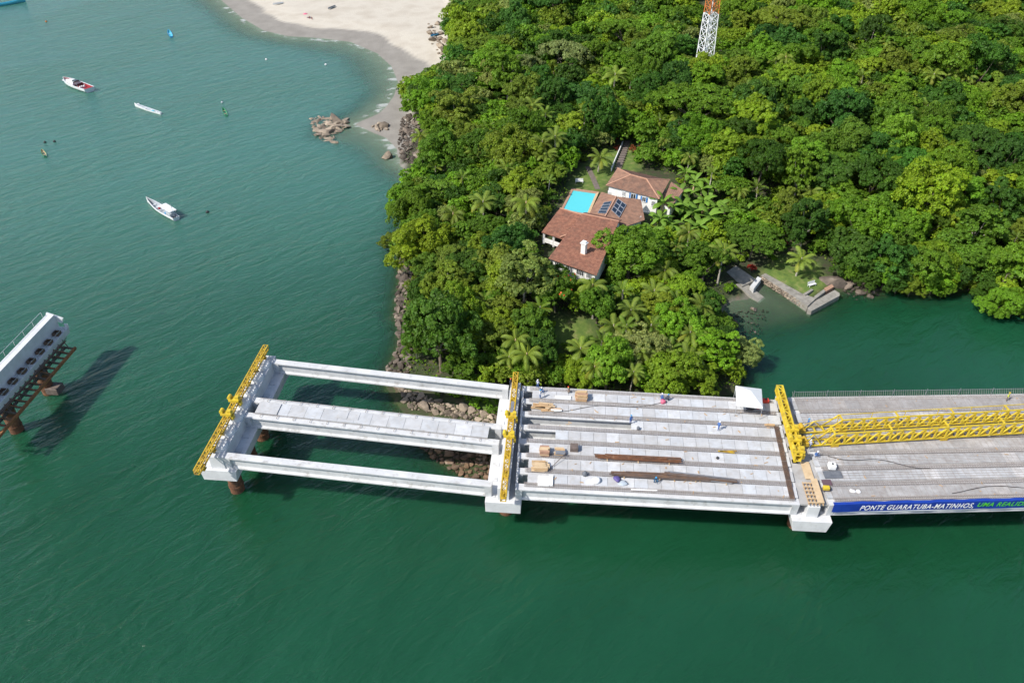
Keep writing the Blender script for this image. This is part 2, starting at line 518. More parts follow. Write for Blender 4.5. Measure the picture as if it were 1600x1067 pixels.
# ------------------------------------------------------------------ water
wx = np.concatenate([[-4000, -1500, -600, -300], gx, [600, 1200, 4000]])
wy = np.concatenate([[-3000, -1000, -300, -100, -20], gy, [700, 1500, 5000]])
WX, WY = np.meshgrid(wx, wy)
WP = np.stack([WX.ravel(), WY.ravel()], 1)
dep = -terr(WP[:, 0], WP[:, 1])
out = (WP[:, 0] < GX0) | (WP[:, 0] > GX1) | (WP[:, 1] < GY0) | (WP[:, 1] > GY1)
dep = np.where(out, 7, dep)
widx = np.arange(len(WP)).reshape(len(wy), len(wx))
wq = np.stack([widx[:-1, :-1], widx[:-1, 1:], widx[1:, 1:], widx[1:, :-1]], -1).reshape(-1, 4)
keep = (dep[wq] > -1.2).any(1)
m, nt, b = new_mat('sea_water')
L = nt.links.new
geo = nt.nodes.new('ShaderNodeNewGeometry')
def wave(scale, stretch, rot, detail, rough=0.55):
    mp = nt.nodes.new('ShaderNodeMapping')
    mp.vector_type = 'TEXTURE'
    mp.inputs['Rotation'].default_value = (0, 0, rot)
    mp.inputs['Scale'].default_value = (1 / (scale * stretch), 1 / scale, 1 / scale)
    n = nt.nodes.new('ShaderNodeTexNoise')
    n.inputs['Scale'].default_value = 1
    n.inputs['Detail'].default_value = detail
    n.inputs['Roughness'].default_value = rough
    n.inputs['Distortion'].default_value = 0.6
    L(geo.outputs['Position'], mp.inputs['Vector']); L(mp.outputs[0], n.inputs['Vector'])
    return n.outputs['Fac']
def math_(op, a, b_):
    x = nt.nodes.new('ShaderNodeMath'); x.operation = op
    for i, s in enumerate((a, b_)):
        if isinstance(s, (int, float)): x.inputs[i].default_value = s
        else: L(s, x.inputs[i])
    return x.outputs[0]
w1 = wave(0.42, 0.36, 0.72, 4)
w2 = wave(1.5, 0.5, 0.55, 4)
w3 = wave(0.10, 0.5, 0.5, 3)
hgt = math_('ADD', math_('MULTIPLY', w1, 0.85), math_('MULTIPLY', w2, 0.20))
hgt = math_('ADD', hgt, math_('MULTIPLY', w3, 0.5))
bp = nt.nodes.new('ShaderNodeBump')
bp.inputs['Distance'].default_value = 0.95
bp.inputs['Strength'].default_value = 1.0
L(hgt, bp.inputs['Height'])
big = wave(0.022, 0.45, 0.9, 6)
gust = nt.nodes.new('ShaderNodeMapRange')                 # calm and ruffled patches
gust.inputs['From Min'].default_value = 0.35; gust.inputs['From Max'].default_value = 0.65; gust.inputs['To Min'].default_value = 0.45; gust.inputs['To Max'].default_value = 1.0
L(wave(0.035, 0.4, 0.75, 5), gust.inputs['Value']); L(gust.outputs[0], bp.inputs['Strength'])
mx = nt.nodes.new('ShaderNodeMix'); mx.data_type = 'RGBA'
mr = nt.nodes.new('ShaderNodeMapRange'); mr.inputs['From Min'].default_value = 0.35; mr.inputs['From Max'].default_value = 0.65
L(big, mr.inputs['Value']); L(mr.outputs[0], mx.inputs['Factor'])
silt_sheen = nt.nodes.new('ShaderNodeAttribute'); silt_sheen.attribute_name = 'silt_sheen'
mx.inputs['A'].default_value = (0.0055, 0.049, 0.019, 1)
mx.inputs['B'].default_value = (0.0090, 0.070, 0.032, 1)
ms = nt.nodes.new('ShaderNodeMix'); ms.data_type = 'RGBA'
L(silt_sheen.outputs['Fac'], ms.inputs['Factor']); L(mx.outputs['Result'], ms.inputs['A']); ms.inputs['B'].default_value = (0.046, 0.142, 0.108, 1)  # paler bay water: silt, and sky reflection put into the base colour
L(ms.outputs['Result'], b.inputs['Base Color'])
b.inputs['Roughness'].default_value = 0.2
[n for n in nt.nodes if n.type == 'BSDF_PRINCIPLED'][0].subsurface_method = 'BURLEY'
b.inputs['Subsurface Weight'].default_value = 1.0
b.inputs['Subsurface Radius'].default_value = (0.5, 1.0, 0.8)
b.inputs['Subsurface Scale'].default_value = 1.6
b.inputs['IOR'].default_value = 1.333
b.inputs['Specular IOR Level'].default_value = 0.95
L(bp.outputs[0], b.inputs['Normal'])
tr = nt.nodes.new('ShaderNodeBsdfTransparent'); tr.inputs[0].default_value = (0.80, 0.93, 0.84, 1)
at_ = nt.nodes.new('ShaderNodeAttribute'); at_.attribute_name = 'depth'
cov = math_('SUBTRACT', 1.0, math_('POWER', 2.718, math_('MULTIPLY', math_('MAXIMUM', at_.outputs['Fac'], 0.0), -1.05)))
cov = math_('MINIMUM', math_('ADD', math_('MULTIPLY', cov, 0.96), 0.04), 1.0)
mix = nt.nodes.new('ShaderNodeMixShader')
L(cov, mix.inputs[0]); L(tr.outputs[0], mix.inputs[1]); L(b.outputs[0], mix.inputs[2])
# foam: thin lines where the swash runs up the sand
foam = nt.nodes.new('ShaderNodeBsdfDiffuse'); foam.inputs[0].default_value = (0.75, 0.76, 0.76, 1)
fn = wave(0.25, 0.6, 0.2, 5)
at2 = nt.nodes.new('ShaderNodeAttribute'); at2.attribute_name = 'swash'
band = math_('MULTIPLY', at2.outputs['Fac'], math_('MULTIPLY', math_('MAXIMUM', math_('SUBTRACT', fn, 0.53), 0.0), 9.0))
band = math_('MINIMUM', band, 0.4)
mix2 = nt.nodes.new('ShaderNodeMixShader')
L(band, mix2.inputs[0]); L(mix.outputs[0], mix2.inputs[1]); L(foam.outputs[0], mix2.inputs[2])
L(mix2.outputs[0], nt.nodes['Material Output'].inputs['Surface'])
M['sea'] = m
me = mesh_np('water', np.column_stack([WP, np.zeros(len(WP))]), wq[keep], M['sea'])
a = me.attributes.new('depth', 'FLOAT', 'POINT')
a.data.foreach_set('value', dep.astype(np.float32))
sdw = np.where(out, -50, bil(SG, WP[:, 0], WP[:, 1]))
bww = np.where(out, 0, bil(BW.reshape(NYg, NXg), WP[:, 0], WP[:, 1]))
sw = np.exp(-((sdw + 1.2 + 1.5 * (vnoise(WP, 7, 9) - 0.5)) / 0.9) ** 2) * sstep(0.05, 0.5, bww)
sl_ = sstep(95, 260, WP[:, 1] - 0.35 * WP[:, 0] + 14 * (vnoise(WP, 60, 3) - 0.5)) * (1 - sstep(-20, 60, WP[:, 0]))
as_ = me.attributes.new('silt_sheen', 'FLOAT', 'POINT')
as_.data.foreach_set('value', sl_.astype(np.float32))
a = me.attributes.new('swash', 'FLOAT', 'POINT')
a.data.foreach_set('value', sw.astype(np.float32))
water = tag(obj('water', me), kind='structure')

# ------------------------------------------------------------------ bridge: pier lines and spans
ZD = {1: 10.8, 2: 10.0, 3: 9.5, 4: 9.3}
ends = {'1R': ((428, 560), (348, 712), 1), '2L': ((795, 601), (768, 757), 2), '2R': ((816, 602), (805, 761), 2),
        '3L': ((1213, 624), (1250, 785), 3), '3R': ((1232, 620), (1296, 786), 3)}
LN = {k: (Vector(at(*a, ZD[z])), Vector(at(*b_, ZD[z]))) for k, (a, b_, z) in ends.items()}
d3f = (Vector(at(1600, 614.5, 9.35)) - LN['3R'][0]).normalized()
d3n = (Vector(at(1600, 779, 9.38)) - LN['3R'][1]).normalized()
LN['4L'] = (LN['3R'][0] + d3f * 40.5, LN['3R'][1] + d3n * 40.5)
class Span:
    def __init__(s, a, b_):
        s.a, s.b = LN[a], LN[b_]
        s.length = ((s.b[0] - s.a[0]).length + (s.b[1] - s.a[1]).length) / 2
    def P(s, u, v, dz=0.0):
        p = s.a[0].lerp(s.a[1], v).lerp(s.b[0].lerp(s.b[1], v), u)
        return Vector((p.x, p.y, p.z + dz))
S1, S2, S3 = Span('1R', '2L'), Span('2R', '3L'), Span('3R', '4L')
BEAM_V = [0.018 + i * (0.982 - 0.018) / 7 for i in range(8)]
BT = -0.26           # top of the girder flange below the deck level
I_SECT = [(-0.42, -2.35), (0.42, -2.35), (0.42, -2.12), (0.16, -1.86), (0.16, -0.42), (0.60, -0.22), (0.60, 0.0), (-0.60, 0.0), (-0.60, -0.22), (-0.16, -0.42), (-0.16, -1.86), (-0.42, -2.12)]
BLOCK = [(-0.42, -2.35), (0.42, -2.35), (0.60, -0.22), (0.60, 0.003), (-0.60, 0.003), (-0.60, -0.22)]
nth = ['first', 'second', 'third', 'fourth', 'fifth', 'sixth', 'seventh', 'eighth']
def girder(span, v, label, group):
    p0, p1 = span.P(0, v, BT), span.P(1, v, BT)
    t = empty('bridge_girder', p0 + Vector((0, 0, -2.35)), 0, label, 'girder', group)
    off = p0 + Vector((0, 0, -2.35))
    d = (p1 - p0).normalized()
    MB().sweep(I_SECT, p0 - off + d * 1.0, p1 - off - d * 1.0).build('girder_body', M['concrete'], t)
    for e, s in ((p0, 1), (p1, -1)):
        MB().sweep(BLOCK, e - off, e - off + d * (s * 0.998)).build('end_block', M['concrete'], t)
    return t
girder(S1, BEAM_V[0], 'single white concrete girder on the wooded shore side crossing the open span', 'girders over the open span')
girder(S1, 0.445, 'shore-side girder of the pair that carries the narrow slab over the open span', 'girders over the open span')
girder(S1, 0.60, 'bay-side girder of the pair that carries the narrow slab over the open span', 'girders over the open span')
girder(S1, BEAM_V[7], 'single white concrete girder on the open-bay side of the open span', 'girders over the open span')
for i, v in enumerate(BEAM_V):
    girder(S2, v, f'concrete girder under the pale panelled deck, {nth[i]} from the wooded shore side', 'girders of the panelled span')
for i, v in enumerate(BEAM_V):
    girder(S3, v, f'concrete girder under the deck with the launching trusses, {nth[i]} from the wooded shore side', 'girders of the truss span')

# precast deck panels, one object each
def panel_quad(span, u0, u1, v0, v1, z1, th, gap=0.02):
    du, dv = gap / span.length, gap / 23.0
    c = [span.P(u0 + du, v0 + dv, z1), span.P(u0 + du, v1 - dv, z1), span.P(u1 - du, v1 - dv, z1), span.P(u1 - du, v0 + dv, z1)]
    mb = MB()
    mb.raw([(p.x, p.y, p.z - th) for p in c] + [tuple(p) for p in c],
           [(3, 2, 1, 0), (4, 5, 6, 7), (0, 1, 5, 4), (1, 2, 6, 5), (2, 3, 7, 6), (3, 0, 4, 7)])
    return mb
def slab_variants(base, n, seed):
    r = random.Random(seed)
    out_ = []
    for k in range(n):
        g = r.uniform(0.86, 1.10)
        wr = r.uniform(-0.012, 0.012)
        m_ = mat(base + '_panel', tuple(c_ * g for c_ in ((0.55 + wr, 0.555, 0.565 - wr) if base == 'slab' else (0.52 + wr, 0.525, 0.535 - wr))),
                 tuple(c_ * g * 0.84 for c_ in ((0.54 + wr, 0.545, 0.555 - wr) if base == 'slab' else (0.43 + wr, 0.43, 0.435 - wr))), 0.9, 0.7, 0.006, 14,
                 stain=((0.38, 0.35, 0.31) if base == 'slab' else (0.28, 0.235, 0.20), 1.2, 0.50, 0.74, 0.6))
        out_.append(m_)
    return out_
VAR = slab_variants('slab', 6, 3)
VAR_OLD = slab_variants('slab_old', 5, 4)
FLH = 0.52 / 23.0     # half of the strip left free over each girder
def deck(span, name, label, mats, n, skip, u_first, u_last, bays, zt=0.0):
    t = empty(name, span.P(0.5, 0.5, -2.0), 0, label, 'bridge deck')
    off = t.location.copy()
    r = random.Random(len(name) + n)
    for k, (v0, v1) in enumerate(bays):
        for i in range(n):
            u0 = u_first + (u_last - u_first) * i / n
            u1 = u_first + (u_last - u_first) * (i + 1) / n
            if skip(k, (u0 + u1) / 2):
                continue
            o = panel_quad(span, u0, u1, v0, v1, zt + r.uniform(-0.012, 0.012), 0.12).build('deck_panel', r.choice(mats), t)
            o.matrix_parent_inverse = Matrix.Translation(-off)
    return t
bays = [(BEAM_V[i] + FLH, BEAM_V[i + 1] - FLH) for i in range(7)]
def skip2(k, u):
    return (k == 2 and u < 0.41) or (k == 3 and u < 0.12)
deck2 = deck(S2, 'bridge_deck', 'pale concrete panelled deck with rusty bar strips and timber stacks', VAR, 20, skip2, 0.042, 0.998, bays)
deck3 = deck(S3, 'bridge_deck', 'brown-grey deck under the two yellow launching trusses', VAR_OLD, 18, lambda k, u: False, 0.0, 1.0, bays)
deck1 = deck(S1, 'bridge_deck', 'narrow dusty slab between the two middle girders of the open span', VAR, 14, lambda k, u: False, 0.035, 0.955, [(0.445 + FLH * 0.9, 0.60 - FLH * 0.9)])
# raised bright panel and boards left on the narrow slab
for u0, u1, v0, v1, th in ((0.045, 0.125, 0.475, 0.585, 0.14), (0.36, 0.40, 0.476, 0.55, 0.05), (0.405, 0.445, 0.476, 0.55, 0.05)):
    o = panel_quad(S1, u0, u1, v0, v1, th + 0.016, th - 0.002).build('concrete_board', VAR[0], None)
    tag(o, {0.045: 'thick white concrete panel lying on the narrow slab beside the outermost pier',
            0.36: 'thin white board on the narrow slab, of a pair the one towards the outermost pier',
            0.405: 'thin white board on the narrow slab, of a pair the one towards the rocks'}[u0], 'panel')

for sp_, dk_ in ((S2, deck2), (S3, deck3)):
    for v0, v1 in bays:
        for u in (0.004, 0.996):
            MB().bar(sp_.P(u, v0 - 0.015, -1.35) - dk_.location, sp_.P(u, v1 + 0.015, -1.35) - dk_.location, 0.3, 1.9).build('diaphragm', M['concrete'], dk_)
# reinforcement strips over the girders: stirrup loops and long bars
def rebar_strip(span, v, parent, u0, u1, seed, dens=0.26):
    r = random.Random(seed)
    mb = MB()
    off = parent.location
    n = int(span.length * (u1 - u0) / dens)
    dirv = (span.P(1, v) - span.P(0, v)).normalized()
    side = Vector((-dirv.y, dirv.x, 0))
    for i in range(n):
        u = u0 + (u1 - u0) * (i + 0.5) / n
        c = span.P(u, v, BT) - off
        hgt_ = 0.30 + r.uniform(-0.04, 0.06)
        for sx in (-0.22, 0.22):
            mb.bar(c + side * sx, c + side * (sx * r.uniform(0.7, 1.1)) + Vector((0, 0, hgt_)), 0.04)
        mb.bar(c + side * -0.42 + Vector((0, 0, hgt_)), c + side * 0.42 + Vector((0, 0, hgt_)), 0.045)
    for sx in ((-0.34, -0.1, 0.12, 0.33) if dens < 0.5 else (0.2,)):
        mb.bar(span.P(u0, v, BT + 0.31) - off + side * sx, span.P(u1, v, BT + 0.31) - off + side * sx, 0.045)
    return mb.build('rebar_strip', M['rebar'], parent, kind='stuff')
for i, v in enumerate(BEAM_V):
    rebar_strip(S2, v if 0 < i < 7 else (v + (0.012 if i == 0 else -0.012)), deck2, 0.03, 0.985, i)
    rebar_strip(S3, v if 0 < i < 7 else (v + (0.012 if i == 0 else -0.012)), deck3, 0.02, 0.99, 20 + i)
rebar_strip(S1, 0.445, deck1, 0.03, 0.96, 41, 2.6)
rebar_strip(S1, 0.60, deck1, 0.03, 0.96, 42, 2.6)
# bar mats already laid on the truss span
def bar_mat(span, v0, v1, n, parent, name='bar_mat', z=0.06, u0=0.02, u1=0.99, wd=0.05):
    mb = MB()
    for i in range(n):
        v = v0 + (v1 - v0) * i / (n - 1)
        mb.bar(span.P(u0, v, z) - parent.location, span.P(u1, v, z) - parent.location, wd)
    return mb.build(name, M['rebar'], parent, kind='stuff')
for k, (v0, v1) in enumerate(bays):
    bar_mat(S3, v0 + 0.004, v1 - 0.004, {0: 11, 1: 6, 2: 7, 3: 9, 4: 7, 5: 5, 6: 10}[k], deck3, wd=0.04)
    rr = random.Random(k)
    mb = MB()
    for i in range(45):
        u = 0.02 + 0.97 * i / 45 + rr.uniform(-0.002, 0.002)
        mb.bar(S3.P(u, v0, 0.10) - deck3.location, S3.P(u, v1, 0.10) - deck3.location, 0.025)
    mb.build('cross_bars', M['rebar'], deck3, kind='stuff')

# ------------------------------------------------------------------ piers
def pier(name, line_c, deck_z, far_ext, near_ext, label, taper=0.25, stem_top=-0.35, ledge=2.65, pads=False, pile_v=(0.12, 0.36, 0.60, 0.82), stem_w=0.85, cap_h=2.15):
    """line_c: centre line (far, near) at deck level"""
    a, b_ = line_c
    d = (b_ - a).normalized()
    a2, b2 = a - d * far_ext, b_ + d * near_ext
    base = Vector(((a.x + b_.x) / 2, (a.y + b_.y) / 2, -1.0))
    t = empty(name, base, 0, label, 'bridge pier', 'piers of the unfinished bridge')
    lz = BT - 2.37
    cap = [(-ledge + taper, lz - cap_h), (ledge - taper, lz - cap_h), (ledge, lz), (-ledge, lz)]
    c = MB().sweep(cap, a2 - base, b2 - base).build('pier_cap', M['concrete_cap'], t, bevel=0.05)
    st = [(-stem_w, lz - 0.02), (stem_w, lz - 0.02), (stem_w, stem_top), (-stem_w, stem_top)]
    MB().sweep(st, a - d * (far_ext * 0.6) - base, b_ + d * (near_ext * 0.35) - base).build('stem_wall', M['concrete_cap'], t, bevel=0.03)
    side = Vector((-d.y, d.x, 0))
    for v in pile_v:
        p = a.lerp(b_, v)
        top = Vector((p.x, p.y, deck_z + lz - cap_h + 0.02)) - base
        bot = Vector((p.x, p.y, -6)) - base
        mb = MB().tube(bot, top, 1.12, 20)
        pl = mb.build('pile', M['rust'], t, smooth=False)
        MB().tube(Vector((p.x, p.y, 1.1)) - base, Vector((p.x, p.y, 1.45)) - base, 1.2, 20).build('casing_band', M['rust'], pl)
    for v in BEAM_V:                                    # bearing blocks under the girders
        for s in (-1, 1):
            p = a.lerp(b_, v) + side * (s * 1.75) - base
            MB().box((p.x, p.y, p.z + lz + 0.05), (0.9, 0.8, 0.14)).build('bearing_block', M['concrete'], t)
    if pads:
        for i in range(7):
            p = a.lerp(b_, (BEAM_V[i] + BEAM_V[i + 1]) / 2) - base
            mb = MB()
            for k in range(2):
                n = 18
                hh = (0.0, 0.42)[k]
                sc_ = (1.0, 0.92)[k]
                ring = [(d * math.cos(2 * math.pi * q / n) * 1.25 + side * math.sin(2 * math.pi * q / n) * 1.0) * sc_ for q in range(n)]
                base_z = p.z + stem_top + hh
                mb.prism([(p.x + g.x, p.y + g.y, base_z - 0.02) for g in ring], (0.44, 0.14)[k])
            mb.build('stem_pad', M['white'], t)
    return t, (a, b_, d, side)
def centre(l, r, wl=0.5):
    return (LN[l][0].lerp(LN[r][0], wl), LN[l][1].lerp(LN[r][1], wl))
c2 = centre('2L', '2R')
c3 = centre('3L', '3R')
n1 = Vector((S1.P(1, 0.5) - S1.P(0, 0.5))).normalized()
c1 = (LN['1R'][0] - n1 * 1.15, LN['1R'][1] - n1 * 1.15)
n4 = (S3.P(1, 0.5) - S3.P(0, 0.5)).normalized()
c4 = (LN['4L'][0] + n4 * 1.3, LN['4L'][1] + n4 * 1.3)
pier('bridge_pier', c1, ZD[1], 1.6, 0.7, 'outermost girder-carrying concrete pier with white oval pads and rusty pile', 0.3, -0.25, 2.9, True, (0.12, 0.36, 0.60, 0.87), 1.1)
pier('bridge_pier', c2, ZD[2], 1.7, 0.9, 'concrete pier standing over the rocks between open span and panelled deck', 0.05, -0.3)
p3, g3 = pier('bridge_pier', c3, ZD[3], 1.7, 1.2, 'concrete pier with tapered end and timber formwork below the yellow crossbeam', 0.45, -0.45, 2.85)
pier('bridge_pier', c4, ZD[4], 1.9, 1.6, 'concrete pier past the blue banner at the far end of the trusses', 0.3, -0.3)

# ------------------------------------------------------------------ yellow rail trusses over the piers
def rail_truss(p0, p1, w, h, label, mat_, post_n, post_h, bay=1.05, chord=0.16, lac=0.09, group='yellow crossbeams over the piers'):
    """p0, p1: ends of the bottom centre line"""
    p0, p1 = Vector(p0), Vector(p1)
    t = empty('rail_truss', p0, 0, label, 'truss', group)
    d = (p1 - p0)
    Ln = d.length
    d.normalize()
    s = Vector((-d.y, d.x, 0))
    up = Vector((0, 0, 1))
    Z = Vector((0, 0, 0))
    for sx in (-1, 1):
        for z in (0, h):
            MB().bar(s * (sx * w / 2) + up * z, s * (sx * w / 2) + up * z + d * Ln, chord).build('chord', mat_, t)
    nb = max(3, int(Ln / bay))
    mb = MB()
    for i in range(nb + 1):
        q = d * (Ln * i / nb)
        for sx in (-1, 1):
            mb.bar(q + s * (sx * w / 2), q + s * (sx * w / 2) + up * h, lac)
            if i < nb:
                q2 = d * (Ln * (i + 1) / nb)
                mb.bar(q + s * (sx * w / 2) + up * (h if i % 2 else 0), q2 + s * (sx * w / 2) + up * (0 if i % 2 else h), lac)
        for z in (0, h):
            mb.bar(q - s * (w / 2) + up * z, q + s * (w / 2) + up * z, lac)
            if i < nb:
                mb.bar(q + s * (w / 2 * (1 if i % 2 else -1)) + up * z, d * (Ln * (i + 1) / nb) + s * (w / 2 * (-1 if i % 2 else 1)) + up * z, lac)
    mb.build('lacing', mat_, t, kind='stuff')
    for i in range(post_n):
        q = d * (Ln * (0.06 + 0.88 * i / (post_n - 1)))
        mb = MB()
        mb.box((q.x, q.y, q.z - post_h / 2), (0.42, 0.42, post_h), math.atan2(d.y, d.x))
        mb.box((q.x, q.y, q.z - post_h + 0.05), (0.8, 0.8, 0.1), math.atan2(d.y, d.x))
        mb.box((q.x, q.y, q.z - 0.12), (0.8, 0.95, 0.14), math.atan2(d.y, d.x))
        mb.build('post', mat_, t)
    return t, p0, d, s, Ln
def hoist(t, p, d, s, w, h):
    """trolley block riding the truss"""
    rz = math.atan2(d.y, d.x)
    mb = MB()
    mb.box((p.x, p.y, p.z + h + 0.32), (1.0, w + 0.9, 0.4), rz)
    mb.box((p.x + s.x * 0.5, p.y + s.y * 0.5, p.z + h + 0.72), (0.6, 0.55, 0.5), rz)
    mb.tube((p.x - s.x * 0.7 - d.x * .4, p.y - s.y * 0.7 - d.y * .4, p.z + h + 0.75), (p.x - s.x * 0.7 + d.x * .4, p.y - s.y * 0.7 + d.y * .4, p.z + h + 0.75), 0.3, 10)
    mb.box((p.x + s.x * (w / 2 + 0.45), p.y + s.y * (w / 2 + 0.45), p.z + h * 0.4), (0.7, 0.35, h * 0.9), rz)
    return mb.build('hoist', M['yellow_bright'], t)
# pier 1
zr = ZD[1] + 0.95
t1, o, d, s, Ln = rail_truss(at(416.5, 544.5, zr), at(308, 741, zr), 0.75, 0.75, 'rusty yellow lattice rail on posts over the outermost pier', M['yellow'], 8, 0.78)
for f in (0.49, 0.60):
    hoist(t1, d * (Ln * f), d, s, 0.75, 0.75)
# pier 2
zr = ZD[2] + 0.75
t2, o, d, s, Ln = rail_truss(at(806, 588, zr), at(786, 783, zr), 0.75, 0.9, 'rusty yellow lattice rail on the pier between open span and panelled deck', M['yellow'], 7, 1.0)
for f in (0.40, 0.56):
    hoist(t2, d * (Ln * f), d, s, 0.75, 0.9)
mb = MB(); q = d * (Ln * 0.33)
mb.box((q.x, q.y, q.z + 1.0), (3.2, 0.5, 0.08), math.atan2(d.y, d.x)); mb.build('walkway_plate', M['steel'], t2)
# pier 3
zr = ZD[3] + 0.8
t3, o, d, s, Ln = rail_truss(at(1216, 610, zr), at(1246, 720, zr), 0.9, 1.1, 'bright yellow crossbeam that carries the ends of the launching trusses', M['yellow_bright'], 6, 1.2, 1.4, 0.24, 0.13)
for sx in (-1, 1):
    MB().raw(*[[s * (sx * 0.45) + Vector((0, 0, 0.14)) + s * (sx * 0.02), s * (sx * 0.45) + Vector((0, 0, 0.96)) + s * (sx * 0.02), s * (sx * 0.45) + d * Ln + Vector((0, 0, 0.96)) + s * (sx * 0.02), s * (sx * 0.45) + d * Ln + Vector((0, 0, 0.14)) + s * (sx * 0.02),
                s * (sx * 0.40) + Vector((0, 0, 0.14)), s * (sx * 0.40) + Vector((0, 0, 0.96)), s * (sx * 0.40) + d * Ln + Vector((0, 0, 0.96)), s * (sx * 0.40) + d * Ln + Vector((0, 0, 0.14))],
               [(0, 1, 2, 3), (7, 6, 5, 4), (0, 4, 5, 1), (1, 5, 6, 2), (2, 6, 7, 3), (3, 7, 4, 0)]]).build('side_plate', M['yellow_bright'], t3)
for f in (0.66, 0.80, 0.95):
    hoist(t3, d * (Ln * f), d, s, 0.9, 1.1)

# ------------------------------------------------------------------ launching trusses on the right-hand span
def launch_truss(p0, p1, label, nose):
    p0, p1 = Vector(p0), Vector(p1)
    t = empty('launching_truss', p0, 0, label, 'truss', 'yellow launching trusses')
    d = p1 - p0
    Ln = d.length
    d.normalize()
    s = Vector((-d.y, d.x, 0)); up = Vector((0, 0, 1))
    w, h, bay = 1.25, 2.2, 1.8
    SN = -1 if s.y > 0 else 1      # braced face towards the bay
    x0 = nose
    nb = int((Ln - x0) / bay)
    me_v = MB().bar((0, 0, 0), (0, 0, h), 0.2).mesh('vertical', M['yellow_bright'])
    me_d2 = MB().bar((0, 0, 0), (0, 0, h), 0.08).mesh('vertical', M['yellow_bright'])
    me_d = MB().bar((0, 0, 0), tuple(d * (bay) + up * h), 0.2).mesh('diagonal', M['yellow_bright'])
    me_c = MB().bar(tuple(-s * (w / 2)), tuple(s * (w / 2)), 0.2).mesh('crossbar', M['yellow_bright'])
    me_f = MB().bar(tuple(-s * (w / 2 - 0.1)), tuple(s * (w / 2 - 0.1)), 0.8, 0.25).mesh('floor_beam', M['yellow'])
    for sx in (-1, 1):
        for z in (0, h):
            MB().bar(s * (sx * w / 2) + up * z + d * (x0 if z else 0), s * (sx * w / 2) + up * z + d * (x0 + nb * bay), 0.19 if (sx == SN or not z) else 0.09, 0.2 if (sx == SN or not z) else 0.1).build('chord', M['yellow_bright'], t)
        for i in range(nb + 1):
            if sx == SN or i % 3 == 0:
                o = obj('vertical', me_v if sx == SN else me_d2, t); o.location = s * (sx * w / 2) + d * (x0 + i * bay)
            if i < nb and sx == SN:
                o = obj('diagonal', me_d, t); o.location = s * (sx * w / 2) + d * (x0 + i * bay)
    for i in range(nb + 1):
        if i % 5 == 0:
            o = obj('crossbar', me_c, t); o.location = d * (x0 + i * bay) + up * h
        if i < nb:
            o = obj('floor_beam', me_f, t); o.location = d * (x0 + (i + 0.5) * bay) + up * 0.25
    # light pyramidal nose in front of the first bay
    ap = d * (x0 * 0.35) + up * 1.7
    for q in (Vector((0, 0, 0)), d * (x0 * 0.62)):
        for sx in (-1, 1):
            MB().bar(ap, q + s * (sx * w / 2), 0.1).build('nose_strut', M['yellow_bright'], t)
    MB().bar(ap, d * x0 + up * h, 0.1).build('nose_strut', M['yellow_bright'], t)
    for sx in (-1, 1):
        MB().bar(d * (x0 * 0.62) + s * (sx * w / 2), d * x0 + s * (sx * w / 2) + up * h, 0.17).build('nose_strut', M['yellow_bright'], t)
    for f in (0.1, 0.4, 0.62, 0.85):
        o = obj('crossbar', me_c, t); o.location = d * (x0 * f) + up * 0.02
    # end winch
    mb = MB(); q = d * 0.4
    mb.box((q.x, q.y, 0.35), (0.9, 1.5, 0.5), math.atan2(d.y, d.x))
    mb.tube((q + s * -0.5 + up * 0.8), (q + s * 0.5 + up * 0.8), 0.32, 12)
    mb.build('winch', M['yellow'], t)
    # shoes on the deck
    for f in (x0 + 0.5, x0 + nb * bay * 0.5, x0 + nb * bay - 0.5):
        q = d * f
        MB().box((q.x, q.y, -0.42), (1.2, 1.5, 0.55), math.atan2(d.y, d.x)).build('shoe', M['yellow'], t)
    return t
zt_ = 10.0
e0 = at(1247, 672, zt_); e1 = at(1600, 651.5, zt_)
f0 = at(1252, 692.5, zt_); f1 = at(1600, 671.5, zt_)
def ext(a, b_, L_):
    a, b_ = Vector(a), Vector(b_)
    return a + (b_ - a).normalized() * L_
launch_truss(e0, ext(e0, e1, 42), 'yellow launching truss on the wooded shore side of its twin', 6.4)
launch_truss(f0, ext(f0, f1, 42), 'yellow launching truss on the banner side of its twin', 4.6)

for nm_, l_, r_, zz_ in (('closure_slab', '3L', '3R', -0.30),):
    A_ = [LN[l_][0], LN[r_][0], LN[r_][1], LN[l_][1]]
    MB().prism([p_ - p3.location + Vector((0, 0, zz_ - 0.3)) for p_ in A_], 0.3).build(nm_, M['slab_old'], p3)
# timber formwork and ladder on pier 3
t = empty('formwork', S3.P(-0.02, 0.93, -0.3), 0, 'pale timber formwork grid on the tapered pier end', 'formwork')
off = t.location.copy()
a3, b3, d3, s3 = g3
for i in range(6):
    q = b3 + d3 * (-3.6 + i * 0.75)
    MB().bar(q + s3 * -1.0 + Vector((0, 0, 0.22)) - off, q + s3 * 1.25 + Vector((0, 0, 0.22)) - off, 0.13).build('timber', M['ply'], t)
for i in range(5):
    q = b3 + s3 * (-0.9 + i * 0.5)
    MB().bar(q + d3 * -3.9 + Vector((0, 0, 0.08)) - off, q + d3 * 0.5 + Vector((0, 0, 0.08)) - off, 0.12).build('timber', M['wood'], t)
q = b3 + s3 * 0.75
MB().bar(q + d3 * -4.4 + Vector((0, 0, 0.42)) - off, q + d3 * 0.3 + Vector((0, 0, 0.42)) - off, 0.95, 0.05).build('plywood_sheet', M['ply'], t)
o = MB().bar(b3 + d3 * -8.2 + s3 * 0.4 + Vector((0, 0, -0.05)), b3 + d3 * -4.7 + s3 * 0.4 + Vector((0, 0, -0.05)), 1.3, 0.06).build('plywood_sheet', M['ply'])
tag(o, 'long pale plywood sheet laid along the pier top beside the crossbeam end', 'plywood')
mb = MB()
